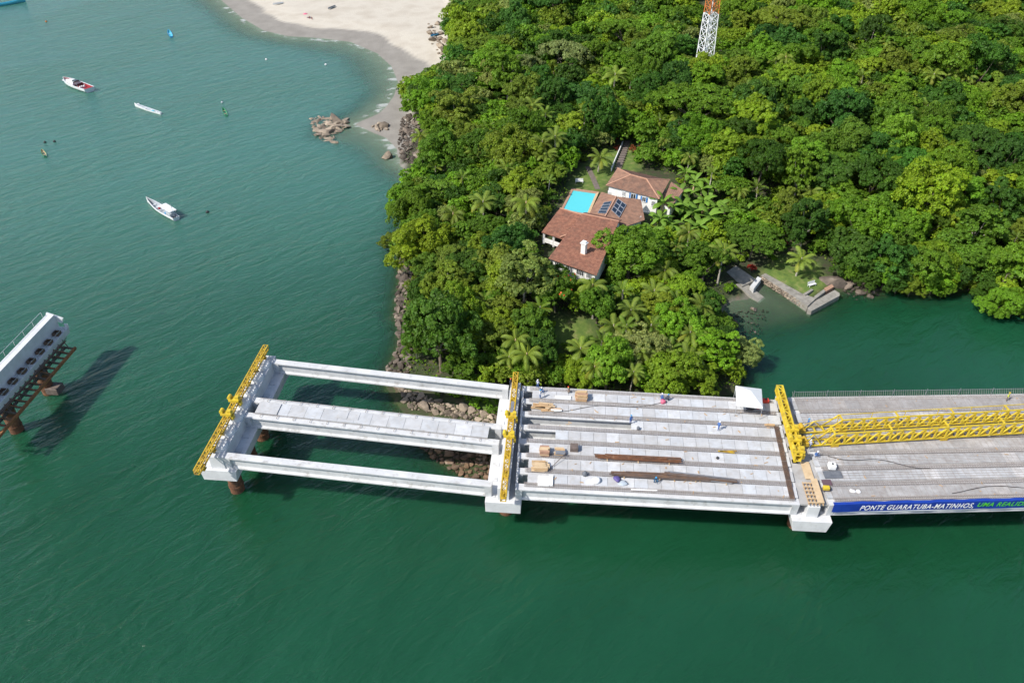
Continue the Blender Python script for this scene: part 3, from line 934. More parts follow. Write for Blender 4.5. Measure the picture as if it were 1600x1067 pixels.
for i in range(4):
    v0 = 0.30 + i * 0.17
    mb = MB()
    for k in range(5):
        p0_ = S2.P(0.975, v0, 0.10 + 0.0 * k); p1_ = S2.P(0.975, v0 + 0.165, 0.10)
        sd = Vector((1, 0, 0)) * (-0.3 + 0.16 * k)
        mb.bar(p0_ + sd, p1_ + sd, 0.1)
    o = mb.build('bar_bundle', M['brown_bar'])
    o['kind'] = 'stuff'
    tag(o, f'dark steel bars lined up along the panelled deck end, {nth[i]} length from the white tent', 'steel bars', 'bars along the deck end')

# ------------------------------------------------------------------ banner with its lettering
pA, pB = S3.P(0.012, 1.0, 0), S3.P(0.99, 1.0, 0)
d = (pB - pA).normalized()
nrm = Vector((d.y, -d.x, 0)).normalized()            # towards the open bay
mid = nrm * 0.42
tb = empty('banner', pA + mid + Vector((0, 0, -2.1)), 0, 'long blue banner with white and green italic lettering on the girder', 'banner')
off = tb.location.copy()
Lb = (pB - pA).length
nseg = 48
vsb, fsb = [], []
for i in range(nseg + 1):
    p = pA + mid + d * (Lb * i / nseg) + nrm * (0.05 * math.sin(i * 0.9) + 0.03 * math.sin(i * 2.3))
    for z, inn in ((0.20, 0.45), (0.17, 0.0), (-0.6, 0.0), (-1.42, 0.0)):
        vsb.append(p + Vector((0, 0, z)) - nrm * inn - off)
for i in range(nseg):
    for k in range(3):
        a_ = i * 4 + k
        fsb.append((a_, a_ + 4, a_ + 5, a_ + 1))
mb = MB(); mb.raw(vsb, fsb)
o = mb.build('banner_sheet', M['banner_blue'], tb)
o.modifiers.new('thickness', 'SOLIDIFY').thickness = 0.02
# white wave under the words
vsw, fsw = [], []
nw = 40
for i in range(nw + 1):
    f = i / nw
    x = 2.2 + f * (Lb - 2.4)
    p = pA + mid + d * x + nrm * 0.125
    lo_ = -1.40
    hi_ = -1.40 + 0.02 + 0.36 * (f ** 0.6) * (0.55 + 0.45 * math.cos(f * 7.5 - 1.0))
    vsw += [p + Vector((0, 0, lo_)) - off, p + Vector((0, 0, max(hi_, lo_ + 0.03))) - off]
for i in range(nw):
    fsw.append((2 * i, 2 * i + 2, 2 * i + 3, 2 * i + 1))
MB().raw(vsw, fsw).build('white_wave', M['banner_white'], tb)
def lettering(txt, x, width, size, mat_, zb):
    cu = bpy.data.curves.new('lettering', 'FONT')
    cu.body = txt
    cu.size = size
    cu.shear = 0.28
    cu.offset = 0.013 * size
    cu.space_character = 1.12
    cu.extrude = 0.004
    o = bpy.data.objects.new('tmp_text', cu)
    COL.objects.link(o)
    dg = bpy.context.evaluated_depsgraph_get()
    me_ = bpy.data.meshes.new_from_object(o.evaluated_get(dg))
    bpy.data.objects.remove(o)
    xs = [v.co.x for v in me_.vertices]
    k = width / (max(xs) - min(xs))
    x_min = min(xs)
    for v in me_.vertices:
        lx, ly, lz_ = (v.co.x - x_min) * k, v.co.y, v.co.z
        q = pA + mid + d * (x + lx) + nrm * (0.14 + lz_) + Vector((0, 0, zb + ly)) - off
        v.co = q
    me_.materials.clear(); me_.materials.append(mat_)
    for p in me_.polygons: p.material_index = 0
    return obj('lettering', me_, tb)
def x_on_banner(px_):
    best = min(range(0, 4000), key=lambda i: abs(proj(pA + mid + d * (i * 0.01))[0] - px_))
    return best * 0.01
xa, xb_, xc = x_on_banner(1345), x_on_banner(1523), x_on_banner(1526)
lettering('PONTE GUARATUBA-MATINHOS,', xa, xb_ - xa, 1.35, M['banner_white'], -0.98)
lettering('UMA REALIDADE', xc + 0.25, x_on_banner(1622) - xc, 1.2, M['banner_green'], -0.80)

# shore-side railing on the truss span, along the deck edge
t = empty('safety_railing', S3.P(0.02, 0.0, -0.2), 0, 'thin rusty stirrup railing along the wooded-shore edge of the truss span', 'railing')
off = t.location.copy()
mb = MB()
for i in range(130):
    u = 0.02 + 0.97 * i / 129
    mb.bar(S3.P(u, 0.0, -0.25) - off, S3.P(u - 0.004, -0.02, 0.75) - off, 0.035)
mb.build('stirrup_row', M['rebar'], t, kind='stuff')
for i in range(8):
    u = 0.02 + 0.96 * i / 7
    MB().bar(S3.P(u, -0.004, -0.25) - off, S3.P(u, -0.004, 1.25) - off, 0.07).build('post', M['steel'], t)
MB().bar(S3.P(0.02, -0.004, 0.95) - off, S3.P(0.98, -0.004, 0.95) - off, 0.04).build('cable', M['steel'], t)

# ------------------------------------------------------------------ the isolated pier out in the bay
dcap = (c1[1] - c1[0]).normalized()
Z0 = 11.6
a0 = Vector(at(76, 494, Z0 + 0.4)); a0.z = Z0
line0 = (a0, a0 + dcap * 24.5)
tp, (a_, b_, d, s) = pier('bridge_pier', line0, Z0, 1.0, 1.0, 'isolated white pier cap in the bay with rusty falsework hanging below', 0.2, 0.4, 2.25, False, (0.30, 0.72), 0.75, 1.3)
base0 = tp.location.copy()
sideR = s if s.x > 0 else -s
lz = BT - 2.37
for i in range(9):
    q = a_ + d * (1.6 + i * 2.75) + sideR * 1.5 - base0 + Vector((0, 0, lz))
    mb = MB()
    rz = math.atan2(d.y, d.x)
    for sx in (-0.42, 0.42):
        mb.box((q.x + d.x * sx * 1.25, q.y + d.y * sx * 1.25, q.z + 0.4), (0.14, 1.1, 0.55), rz)
        mb.box((q.x + s.x * sx * 1.2, q.y + s.y * sx * 1.2, q.z + 0.4), (0.9, 0.12, 0.55), rz)
    mb.build('bearing_formwork', M['brown_bar'], tp)
# end cheek, rails
q = a_ - d * 0.75 + sideR * 0.2 - base0
MB().bar(q - sideR * 1.2 + Vector((0, 0, 0.1)), q + sideR * 1.6 + Vector((0, 0, -1.0)), 0.35, 1.1).build('cheek_wall', M['white'], tp)
for k, sd in enumerate((-1.1, 2.2)):
    zz = (1.3, lz + 0.9)[k]
    for i in range(9):
        p = a_ + d * (0.2 + i * 2.9) + sideR * sd - base0
        MB().bar(p + Vector((0, 0, zz - 1.0)), p + Vector((0, 0, zz)), 0.06).build('rail_post', M['alu'], tp)
    p = a_ + d * 0.2 + sideR * sd - base0 + Vector((0, 0, zz))
    MB().bar(p, p + d * 24, 0.05).build('hand_rail', M['alu'], tp)
MB().bar(a_ - d * 0.8 + sideR * 1.7 - base0 + Vector((0, 0, lz + 0.45)), a_ - d * 0.8 + sideR * 2.4 - base0 + Vector((0, 0, lz + 0.45)), 0.1, 0.9).build('sign_board', M['white'], tp)
# falsework: rust beams with rungs below the cap on the right
zf = Z0 + lz - 2.9
fw = empty('falsework', Vector((a0.x, a0.y, zf)), 0, 'rusty orange falsework beam with cross rungs under the isolated pier', 'falsework')
foff = fw.location.copy()
fa = Vector(at(114, 543, zf)) - foff + sideR * 0.5
MB().bar(fa, fa + d * 25, 0.35, 0.5).build('edge_beam', M['orange_rust'], fw)
MB().bar(fa - sideR * 2.0 + Vector((0, 0, 0.0)), fa - sideR * 2.0 + d * 25, 0.3, 0.45).build('inner_beam', M['dark_steel'], fw)
for i in range(17):
    q = fa + d * (0.3 + i * 1.5)
    MB().bar(q, q - sideR * 5.0 + Vector((0, 0, 0.25)), 0.26, 0.3).build('rung', M['dark_steel'], fw)
    MB().bar(q - sideR * 1.0, q - sideR * 2.2 + Vector((0, 0, 2.9)), 0.11).build('hanger', M['dark_steel'], fw)
    MB().bar(q - sideR * 0.2, q + d * 1.4 - sideR * 1.9 + Vector((0, 0, 1.9)), 0.09).build('brace', M['orange_rust'] if i % 3 else M['dark_steel'], fw)
pl = a_ + d * 7.4
MB().box((pl.x - base0.x + sideR.x * 1.4, pl.y - base0.y + sideR.y * 1.4, 2.0), (2.2, 2.4, 1.4), math.atan2(d.y, d.x)).build('pile_collar', M['dark_steel'], tp, bevel=0.1)
mb = MB().box((0, 0, 0), (2.3, 1.7, 0.1), math.atan2(d.y, d.x))
MB().bar(fa - sideR * 1.5 + Vector((0, 0, 1.5)), fa - sideR * 1.5 + d * 25 + Vector((0, 0, 1.5)), 0.5, 0.1).build('walk_plank', M['brown_bar'], fw)
MB().bar(fa - sideR * 0.9 + Vector((0, 0, 2.3)), fa - sideR * 0.9 + d * 25 + Vector((0, 0, 2.3)), 0.09, 0.09).build('guard_rail', M['dark_steel'], fw)
o = mb.build('steel_plate', M['steel'], fw); o.location = fa + d * 6.8 - sideR * 3.0 + Vector((0, 0, 0.7))

# ------------------------------------------------------------------ things lying on the decks
def zdeck(x):
    return float(np.interp(x, [c1[0].x, c2[0].x, c3[0].x, c4[0].x], [ZD[1], ZD[2], ZD[3], ZD[4]]))
def dk(px_, py_, dz=0.02):
    z = 9.8
    for _ in range(4):
        p = at(px_, py_, z)
        z = zdeck(p[0]) + dz
    return Vector(at(px_, py_, z))
RZ2 = math.atan2(*(S2.P(1, .5) - S2.P(0, .5)).yx)
def plank_stack(px_, py_, nx, layers, size, mats, label, cat='timber stack', group=None, jitter=0.08, rz=None, name='timber_stack', part='plank'):
    t = empty(name, dk(px_, py_), RZ2 if rz is None else rz, label, cat, group)
    r = random.Random(int(px_ * 7 + py_))
    for k in range(layers):
        for i in range(nx):
            wx_, wy_, wz_ = size
            MB().box(((r.uniform(-1, 1)) * jitter * 2, (i - (nx - 1) / 2) * wy_ * 1.06 + r.uniform(-1, 1) * jitter * .3, wz_ * (k + 0.5) * 1.02), (wx_ * r.uniform(0.9, 1.0), wy_, wz_), r.uniform(-1, 1) * jitter * 0.4).build(part, r.choice(mats), t)
    return t
plank_stack(851, 708, 4, 5, (1.45, 0.33, 0.2), [M['wood'], M['ply'], M['terracotta']], 'tall timber block stack next to a second, lower one', group='timber stacks on the panelled deck')
plank_stack(874, 708, 4, 3, (1.5, 0.33, 0.2), [M['wood'], M['ply'], M['steel']], 'lower timber stack with grey top between a tall stack and a dark box', group='timber stacks on the panelled deck')
plank_stack(845, 731, 4, 4, (2.1, 0.36, 0.2), [M['ply'], M['wood']], 'light brown plank stack with a pole leaning on it', group='timber stacks on the panelled deck', jitter=0.2)
plank_stack(908, 623, 4, 7, (1.8, 0.34, 0.17), [M['wood'], M['terracotta'], M['ply']], 'squared timber crate stack at the shore-side deck edge', group='timber stacks on the panelled deck', jitter=0.1)
plank_stack(848, 637, 5, 3, (2.4, 0.28, 0.14), [M['ply'], M['wood']], 'untidy heap of loose brown planks near the pier with the rusty rail', group='timber stacks on the panelled deck', jitter=0.5)
plank_stack(880, 622, 3, 2, (2.6, 0.24, 0.12), [M['white'], M['tarp']], 'flat bundle of white battens beside the timber crate stack', 'battens')
plank_stack(868, 641, 2, 2, (1.8, 0.3, 0.12), [M['white'], M['wood']], 'short white battens lying in front of the plank heap', 'battens')
plank_stack(897, 702, 1, 1, (1.25, 1.15, 0.75), [M['dark_steel']], 'dark brown open-topped box at the end of the timber stack row', 'box', jitter=0.0, name='steel_box', part='box_body')
plank_stack(849, 752, 1, 2, (1.7, 1.9, 0.12), [M['white']], 'two white panels stacked flat beside the bay-side girder', 'panel stack', jitter=0.02, name='panel_stack', part='panel')
plank_stack(861, 752, 1, 1, (0.55, 1.9, 0.3), [M['white']], 'narrow upright white panel next to the flat panel stack', 'panel', jitter=0.0, name='upright_board', part='panel')
plank_stack(1140, 705.5, 2, 1, (2.6, 0.2, 0.12), [M['yellow'], M['ply']], 'yellow-brown planks end to end over a bar strip of the pale deck', 'planks', jitter=0.3, name='loose_planks')
plank_stack(1202, 664.5, 1, 2, (1.4, 0.4, 0.12), [M['wood']], 'brown plank on a bar strip beside the tent side of the crossbeam', 'plank', jitter=0.1, name='loose_planks')
mb = MB(); p = dk(860, 732); q = dk(884, 714)
o = mb.bar(p + Vector((0, 0, 0.05)), q + Vector((0, 0, 0.9)), 0.08).build('leaning_pole', M['dark_steel']); tag(o, 'thin pole leaning up from the light brown plank stack', 'pole')
def bundle(px0, px1, n, ln, label, mats, seed):
    a_, b_ = dk(*px0), dk(*px1)
    t = empty('bar_bundle', a_, 0, label, 'steel bars', 'long bars on the panelled deck')
    d_ = (b_ - a_).normalized(); s_ = Vector((-d_.y, d_.x, 0))
    r = random.Random(seed)
    tot = (b_ - a_).length
    for i in range(n):
        l_ = min(ln * r.uniform(0.85, 1.1), tot)
        st_ = r.uniform(0, max(tot - l_, 0))
        o_ = (i % 6 - 2.5) * 0.16
        z_ = 0.22 + (i // 6) * 0.13
        MB().bar(d_ * st_ + s_ * o_ + Vector((0, 0, z_)), d_ * (st_ + l_) + s_ * (o_ + r.uniform(-0.12, 0.12)) + Vector((0, 0, z_)), 0.13).build('bar', r.choice(mats), t)
    for f in (0.15, 0.5, 0.85):
        q_ = d_ * (tot * f)
        MB().bar(q_ - s_ * 0.75 + Vector((0, 0, 0.08)), q_ + s_ * 0.75 + Vector((0, 0, 0.08)), 0.14).build('bearer', M['ply'], t)
bundle((928, 714), (1066, 722), 16, 11, 'rust-brown bar bundle on bearers, the one towards the wooded shore', [M['brown_bar'], M['rust']], 1)
bundle((951, 741), (1110, 749), 14, 13, 'grey-brown bar bundle beside the blue crouching worker', [M['dark_steel'], M['brown_bar']], 2)
bundle((1035, 741), (1152, 754), 14, 10, 'spread grey-brown bar bundle ending by the pier with formwork', [M['dark_steel'], M['brown_bar'], M['steel']], 3)
def lump(px_, py_, size, mat_, label, cat, name, seed):
    """soft bag: squashed uneven ball sitting on the deck"""
    bm = bmesh.new()
    bmesh.ops.create_icosphere(bm, subdivisions=2, radius=0.5)
    r = random.Random(seed)
    ph = [r.uniform(0, 6) for _ in range(6)]
    for v in bm.verts:
        k = 1 + 0.14 * math.sin(v.co.x * 7 + ph[0]) + 0.12 * math.sin(v.co.y * 8 + ph[1]) + 0.1 * math.sin(v.co.z * 9 + ph[2])
        v.co = Vector((v.co.x * size[0] * k, v.co.y * size[1] * k, max(-0.32, v.co.z) * size[2] * k + 0.3 * size[2]))
    me_ = bpy.data.meshes.new(name); bm.to_mesh(me_); bm.free()
    for p in me_.polygons: p.use_smooth = True
    me_.materials.append(mat_)
    o = obj(name, me_); o.location = dk(px_, py_, 0.0); o.rotation_euler.z = r.uniform(0, 3)
    return tag(o, label, cat)
M['purple'] = mat('purple', (0.10, 0.08, 0.25), None, 0.6)
M['grey_tarp'] = mat('grey_tarp', (0.45, 0.50, 0.55), (0.38, 0.43, 0.48), 0.5, 2)
M['mat_dark'] = mat('mat_dark', (0.10, 0.11, 0.13), (0.15, 0.16, 0.18), 0.8, 1.5)
M['mat_purple'] = mat('mat_purple', (0.12, 0.07, 0.085), None, 0.8)
lump(932, 752, (1.5, 1.1, 0.7), M['tarp'], 'crumpled white sack near the bay-side deck edge', 'sack', 'white_sack', 1)
lump(964, 750, (1.1, 0.9, 0.7), M['purple'], 'purple bag beside the grey crumpled sheet', 'bag', 'purple_bag', 2)
lump(973, 755, (1.7, 1.0, 0.25), M['grey_tarp'], 'grey crumpled plastic sheet beside the purple bag', 'sheet', 'plastic_sheet', 3)
lump(914, 742, (0.9, 0.9, 0.9), M['mat_dark'], 'round black bag on a bar strip by the white sack', 'bag', 'black_bag', 4)
lump(1036, 629, (0.9, 0.8, 0.8), M['pink'], 'red-pink bag beside two workers on the shore-side deck', 'bag', 'red_bag', 5)
lump(997, 671, (0.5, 0.5, 0.9), M['mat_dark'], 'small dark upright bag near the worker by the open bay', 'bag', 'dark_bag', 6)
lump(1121, 716, (0.5, 0.5, 0.4), M['black'], 'tiny black bucket on a pale panel between two bar strips', 'bucket', 'black_bucket', 7)
lump(1172, 639, (1.5, 0.8, 0.7), M['black'], 'dark bags heaped in front of the white tent', 'bags', 'dark_bags', 8)
lump(1183, 638, (1.0, 0.7, 0.6), M['maroon'], 'maroon pack lying by the tent corner', 'pack', 'maroon_pack', 9)
o = MB().bar(dk(986, 764.5, 0.06), dk(1027, 766, 0.06), 0.22, 0.1).build('white_board', M['white']); tag(o, 'long narrow white board near the bay-side deck edge', 'board')
o = MB().box((0, 0, 0.3), (1.0, 0.7, 0.6)).build('red_tank', M['red'], bevel=0.06); o.location = dk(1196, 628); tag(o, 'small red tank right beside the white tent', 'tank')
MB().box((0, 0, 0.66), (0.3, 0.3, 0.1)).build('tank_lid', M['black'], o)
o = panel_quad(S3, 0.017, 0.085, 0.735, 0.80, 0.16, 0.04).build('dark_mat', M['mat_dark']); tag(o, 'dark grey mat lying on the truss-span deck', 'mat')
o = panel_quad(S3, 0.0, 0.035, 0.81, 0.86, 0.20, 0.04).build('purple_mat', M['mat_purple']); tag(o, 'dark purple tarp next to the formwork', 'tarp')
t = empty('water_container', dk(1299, 731, 0.12), RZ2, 'white cubic container beside the dark grey mat', 'container')
MB().box((0, 0, 0.45), (1.1, 1.0, 0.8)).build('tank_body', M['white'], t, bevel=0.1); MB().box((0, 0, 0.03), (1.2, 1.1, 0.1)).build('pallet', M['steel'], t); MB().tube((0, 0, .84), (0, 0, .95), 0.15, 10).build('lid', M['black'], t)
t = empty('generator', dk(1290, 765, 0.14), RZ2, 'small yellow generator on the truss-span deck near the formwork', 'generator')
MB().box((0, 0, 0.42), (0.9, 0.6, 0.5)).build('housing', M['yellow_bright'], t, bevel=0.05); MB().box((0.5, 0, 0.3), (0.2, 0.5, 0.4)).build('motor', M['black'], t); MB().box((0, 0, 0.07), (1.1, 0.62, 0.1)).build('skid', M['dark_steel'], t)
for k, (x_, y_) in enumerate(((1332, 768), (1341, 768.5))):
    lump(x_, y_, (0.9, 0.5, 0.4), M['tarp'], ('white sack, the one closer to the yellow generator of a pair', 'white sack, the one farther from the yellow generator of a pair')[k], 'sack', 'cement_sack', 20 + k)

mb = MB(); rd = random.Random(4)
for i in range(120):
    sp_ = S2 if rd.random() < 0.6 else S3
    p = sp_.P(rd.uniform(0.06, 0.97), rd.uniform(0.04, 0.97), 0.07)
    mb.box(p, (rd.uniform(0.12, 0.7), rd.uniform(0.06, 0.16), 0.05), rd.uniform(0, 3.1))
o = mb.build('debris', M['wood']); tag(o, 'small offcuts of timber and wire strewn over the decks', 'debris', kind='stuff')
for k_, (sp_, ua, ub, va, vb, lb) in enumerate(((S3, 0.06, 0.42, 0.60, 0.72, 'thin black cable curving over the truss-span deck by the dark mat'), (S2, 0.12, 0.55, 0.26, 0.12, 'thin dark hose lying across the panelled deck towards the tent'), (S3, 0.45, 0.95, 0.93, 0.88, 'thin dark cable lying along the banner side of the truss span'))):
    pts = []
    for i in range(15):
        f = i / 14
        pts.append(sp_.P(ua + (ub - ua) * f, va + (vb - va) * f + 0.02 * math.sin(f * 9 + k_), 0.13 if sp_ is S3 else 0.05))
    o = MB().chain(pts, [0.045] * 15, 5).build('cable', M['black']); tag(o, lb, 'cable')
# tent
t = empty('canopy_tent', dk(1171, 630), RZ2, 'white square pop-up tent at the shore-side edge of the panelled deck', 'tent')
off = t.location.copy()
zt2 = zdeck(40) + 2.5
tc_ = [Vector(at(x, y, zt2)) - off for x, y in ((1149.5, 602.5), (1190, 607.5), (1192, 637), (1151, 632.5))]
cen = sum(tc_, Vector()) / 4
crot = Matrix.Rotation(-RZ2, 3, 'Z')
tc_ = [crot @ v for v in tc_]
cen = crot @ cen
apex = cen + Vector((0, 0, 1.25))
vs_ = tc_ + [v - Vector((0, 0, 0.25)) for v in tc_] + [apex]
MB().raw(vs_, [(0, 1, 8), (1, 2, 8), (2, 3, 8), (3, 0, 8), (0, 1, 5, 4), (1, 2, 6, 5), (2, 3, 7, 6), (3, 0, 4, 7)]).build('canopy', M['tarp'], t)
for v in tc_:
    k = cen.lerp(v, 0.97)
    MB().bar((k.x, k.y, zdeck(40) - off.z), (k.x, k.y, k.z + 0.02), 0.07).build('pole', M['alu'], t)

# ------------------------------------------------------------------ workers
def make_body(pose):
    V, E, R_ = [], [], []
    def add(p, r, par=None):
        V.append(p); R_.append(r)
        if par is not None: E.append((par, len(V) - 1))
        return len(V) - 1
    if pose == 'stand':
        hipz, lean = 0.92, 0.0
        legs = [((s_ * 0.10, 0, 0.90), (s_ * 0.12, -0.02 * s_, 0.48), (s_ * 0.13, 0.04 * s_, 0.08), (s_ * 0.14, 0.04 * s_ - 0.17, 0.04)) for s_ in (-1, 1)]
        arms = [((s_ * 0.20, 0, 1.42), (s_ * 0.27, -0.03, 1.14), (s_ * 0.24, -0.16, 0.92)) for s_ in (-1, 1)]
    elif pose == 'walk':
        hipz, lean = 0.90, 0.06
        legs = [((s_ * 0.10, 0, 0.88), (s_ * 0.11, -0.14 * s_, 0.48), (s_ * 0.11, -0.16 * s_ + 0.06, 0.08), (s_ * 0.12, -0.16 * s_ - 0.10, 0.04)) for s_ in (-1, 1)]
        arms = [((s_ * 0.20, -0.03, 1.40), (s_ * 0.26, 0.10 * s_, 1.14), (s_ * 0.24, 0.16 * s_ - 0.12, 0.95)) for s_ in (-1, 1)]
    else:  # crouch
        hipz, lean = 0.36, 0.25
        legs = [((s_ * 0.12, 0.02, 0.36), (s_ * 0.20, -0.34, 0.48), (s_ * 0.17, -0.06, 0.08), (s_ * 0.18, -0.24, 0.04)) for s_ in (-1, 1)]
        arms = [((s_ * 0.20, -0.22, 0.80), (s_ * 0.26, -0.42, 0.60), (s_ * 0.14, -0.56, 0.40)) for s_ in (-1, 1)]
    h = hipz
    pel = add((0, 0, h), 0.15)
    wst = add((0, -lean * 0.4, h + 0.2), 0.135, pel)
    cst = add((0, -lean, h + 0.42), 0.165, wst)
    nck = add((0, -lean * 1.1, h + 0.58), 0.06, cst)
    hd0 = add((0, -lean * 1.2 - 0.01, h + 0.66), 0.085, nck)
    hd1 = add((0, -lean * 1.2 - 0.01, h + 0.78), 0.10, hd0)
    add((0, -lean * 1.2 - 0.11, h + 0.70), 0.022, hd0)      # nose
    for a_, k_, f_, t_ in legs:
        i = add(a_, 0.10, pel); i = add(k_, 0.07, i); i = add(f_, 0.05, i); add(t_, 0.045, i)
    for sh, el, wr in arms:
        i = add(sh, 0.07, cst); i = add(el, 0.052, i); i = add(wr, 0.036, i)
        dv = (Vector(wr) - Vector(el)).normalized()
        pm = Vector(wr) + dv * 0.08
        j = add(tuple(pm), 0.036, i)
        for k in range(4):
            add(tuple(pm + dv * (0.07 + 0.01 * (k in (1, 2))) + Vector((0, (k - 1.5) * 0.022, -0.015))), 0.009, j)
        add(tuple(pm + Vector((-0.03 if sh[0] > 0 else 0.03, -0.045, -0.01))), 0.01, j)
    me_ = bpy.data.meshes.new('worker_body_' + pose)
    me_.from_pydata(V, E, [])
    o = bpy.data.objects.new('tmp', me_)
    COL.objects.link(o)
    o.modifiers.new('skin', 'SKIN')
    if not me_.skin_vertices:
        bpy.context.view_layer.objects.active = o
    sv = me_.skin_vertices[0].data if me_.skin_vertices else None
    if sv is not None:
        for i, r in enumerate(R_):
            sv[i].radius = (r, r)
        sv[0].use_root = True
    o.modifiers.new('sub', 'SUBSURF').levels = 1
    dg = bpy.context.evaluated_depsgraph_get()
    m2 = bpy.data.meshes.new_from_object(o.evaluated_get(dg))
    bpy.data.objects.remove(o)
    for p in m2.polygons: p.use_smooth = True
    hz = h + 0.80
    return m2, (0, -lean * 1.2 - 0.01, hz)
bodies = {k: make_body(k) for k in ('stand', 'walk', 'crouch')}
hb = bmesh.new()
bmesh.ops.create_uvsphere(hb, u_segments=14, v_segments=8, radius=0.125)
for v in hb.verts:
    if v.co.z < 0: v.co.z *= 0.1
    v.co.y *= 1.15
for v in list(hb.verts):
    if abs(v.co.z) < 0.012: v.co.x *= 1.12; v.co.y *= 1.12
helm_me = bpy.data.meshes.new('helmet'); hb.to_mesh(helm_me); hb.free()
WM = {'blue': worker_mat('clothes_blue', (0.05, 0.14, 0.40), (0.03, 0.09, 0.30)), 'grey': worker_mat('clothes_grey', (0.42, 0.44, 0.55), (0.05, 0.11, 0.30)),
      'dark': worker_mat('clothes_dark', (0.05, 0.06, 0.10), (0.04, 0.045, 0.07)), 'white': worker_mat('clothes_white', (0.70, 0.70, 0.72), (0.06, 0.14, 0.36)),
      'teal': worker_mat('clothes_teal', (0.04, 0.16, 0.38), (0.02, 0.10, 0.20)), 'hivis': worker_mat('clothes_hivis', (0.55, 0.60, 0.08), (0.20, 0.15, 0.12)),
      'swim': worker_mat('clothes_swim', (0.32, 0.18, 0.12), (0.30, 0.10, 0.08))}
HM = {'blue': M['blue_paint'], 'white': M['white'], 'yellow': M['yellow_bright'], 'red': M['red'], 'hat': M['ply']}
body_cache = {}
def person(loc, rz, pose, cl, helm, label, group='workers on the bridge', cat='person'):
    t = empty('person', loc, rz, label, cat, group)
    key = (pose, cl)
    if key not in body_cache:
        m2 = bodies[pose][0].copy(); m2.materials.clear(); m2.materials.append(WM[cl]); body_cache[key] = m2
    obj('body', body_cache[key], t)
    h_ = obj('helmet' if helm != 'hat' else 'sun_hat', helm_me.copy(), t)
    h_.data.materials.append(HM[helm])
    h_.location = bodies[pose][1]
    return t
for x, y, rz, pose, cl, hm, lb in (
    (985, 661.5, 0.6, 'stand', 'blue', 'blue', 'person in blue overalls standing by the corner of the open bay'),
    (1122, 671.5, 2.2, 'walk', 'blue', 'white', 'person in blue overalls bending over a white panel edge'),
    (845, 612, 0.4, 'crouch', 'white', 'white', 'person in white shirt crouching by the plank heap'),
    (840, 606, 2.6, 'stand', 'grey', 'white', 'person in grey shirt standing behind the plank heap'),
    (844, 622, 1.2, 'stand', 'white', 'blue', 'person in white shirt and blue trousers in front of the plank heap'),
    (890, 614, 4.0, 'crouch', 'hivis', 'red', 'person in yellow vest between the battens and the timber crate stack'),
    (1035, 625, 3.4, 'crouch', 'grey', 'white', 'person in grey crouching behind the red-pink bag'),
    (1042, 626, 2.4, 'crouch', 'dark', 'blue', 'person in dark clothes crouching beside the red-pink bag'),
    (1023, 752, 0.2, 'crouch', 'teal', 'blue', 'person in teal overalls crouching at the grey bar bundle'),
    (1166, 640, 1.0, 'crouch', 'dark', 'white', 'person in dark clothes sitting in front of the white tent'),
    (1261, 667, 1.6, 'stand', 'blue', 'blue', 'person in blue between the noses of the yellow trusses'),
    (1268, 688, 4.4, 'crouch', 'grey', 'blue', 'person crouching inside the nose of the yellow truss'),
    (1264, 700, 5.2, 'stand', 'grey', 'white', 'person in grey shirt standing beside the banner-side truss nose'),
    (1273, 712, 0.8, 'crouch', 'white', 'white', 'person in white shirt crouching on a bar strip of the truss span'),
    (1572, 626, 0.8, 'stand', 'hivis', 'yellow', 'person in yellow vest near the shore-side railing of the truss span'),
    (798, 604, 0.9, 'stand', 'dark', 'red', 'person with red helmet beside the rusty rail top')):
    person(dk(x, y, 0.06), rz, pose, cl, hm, lb)

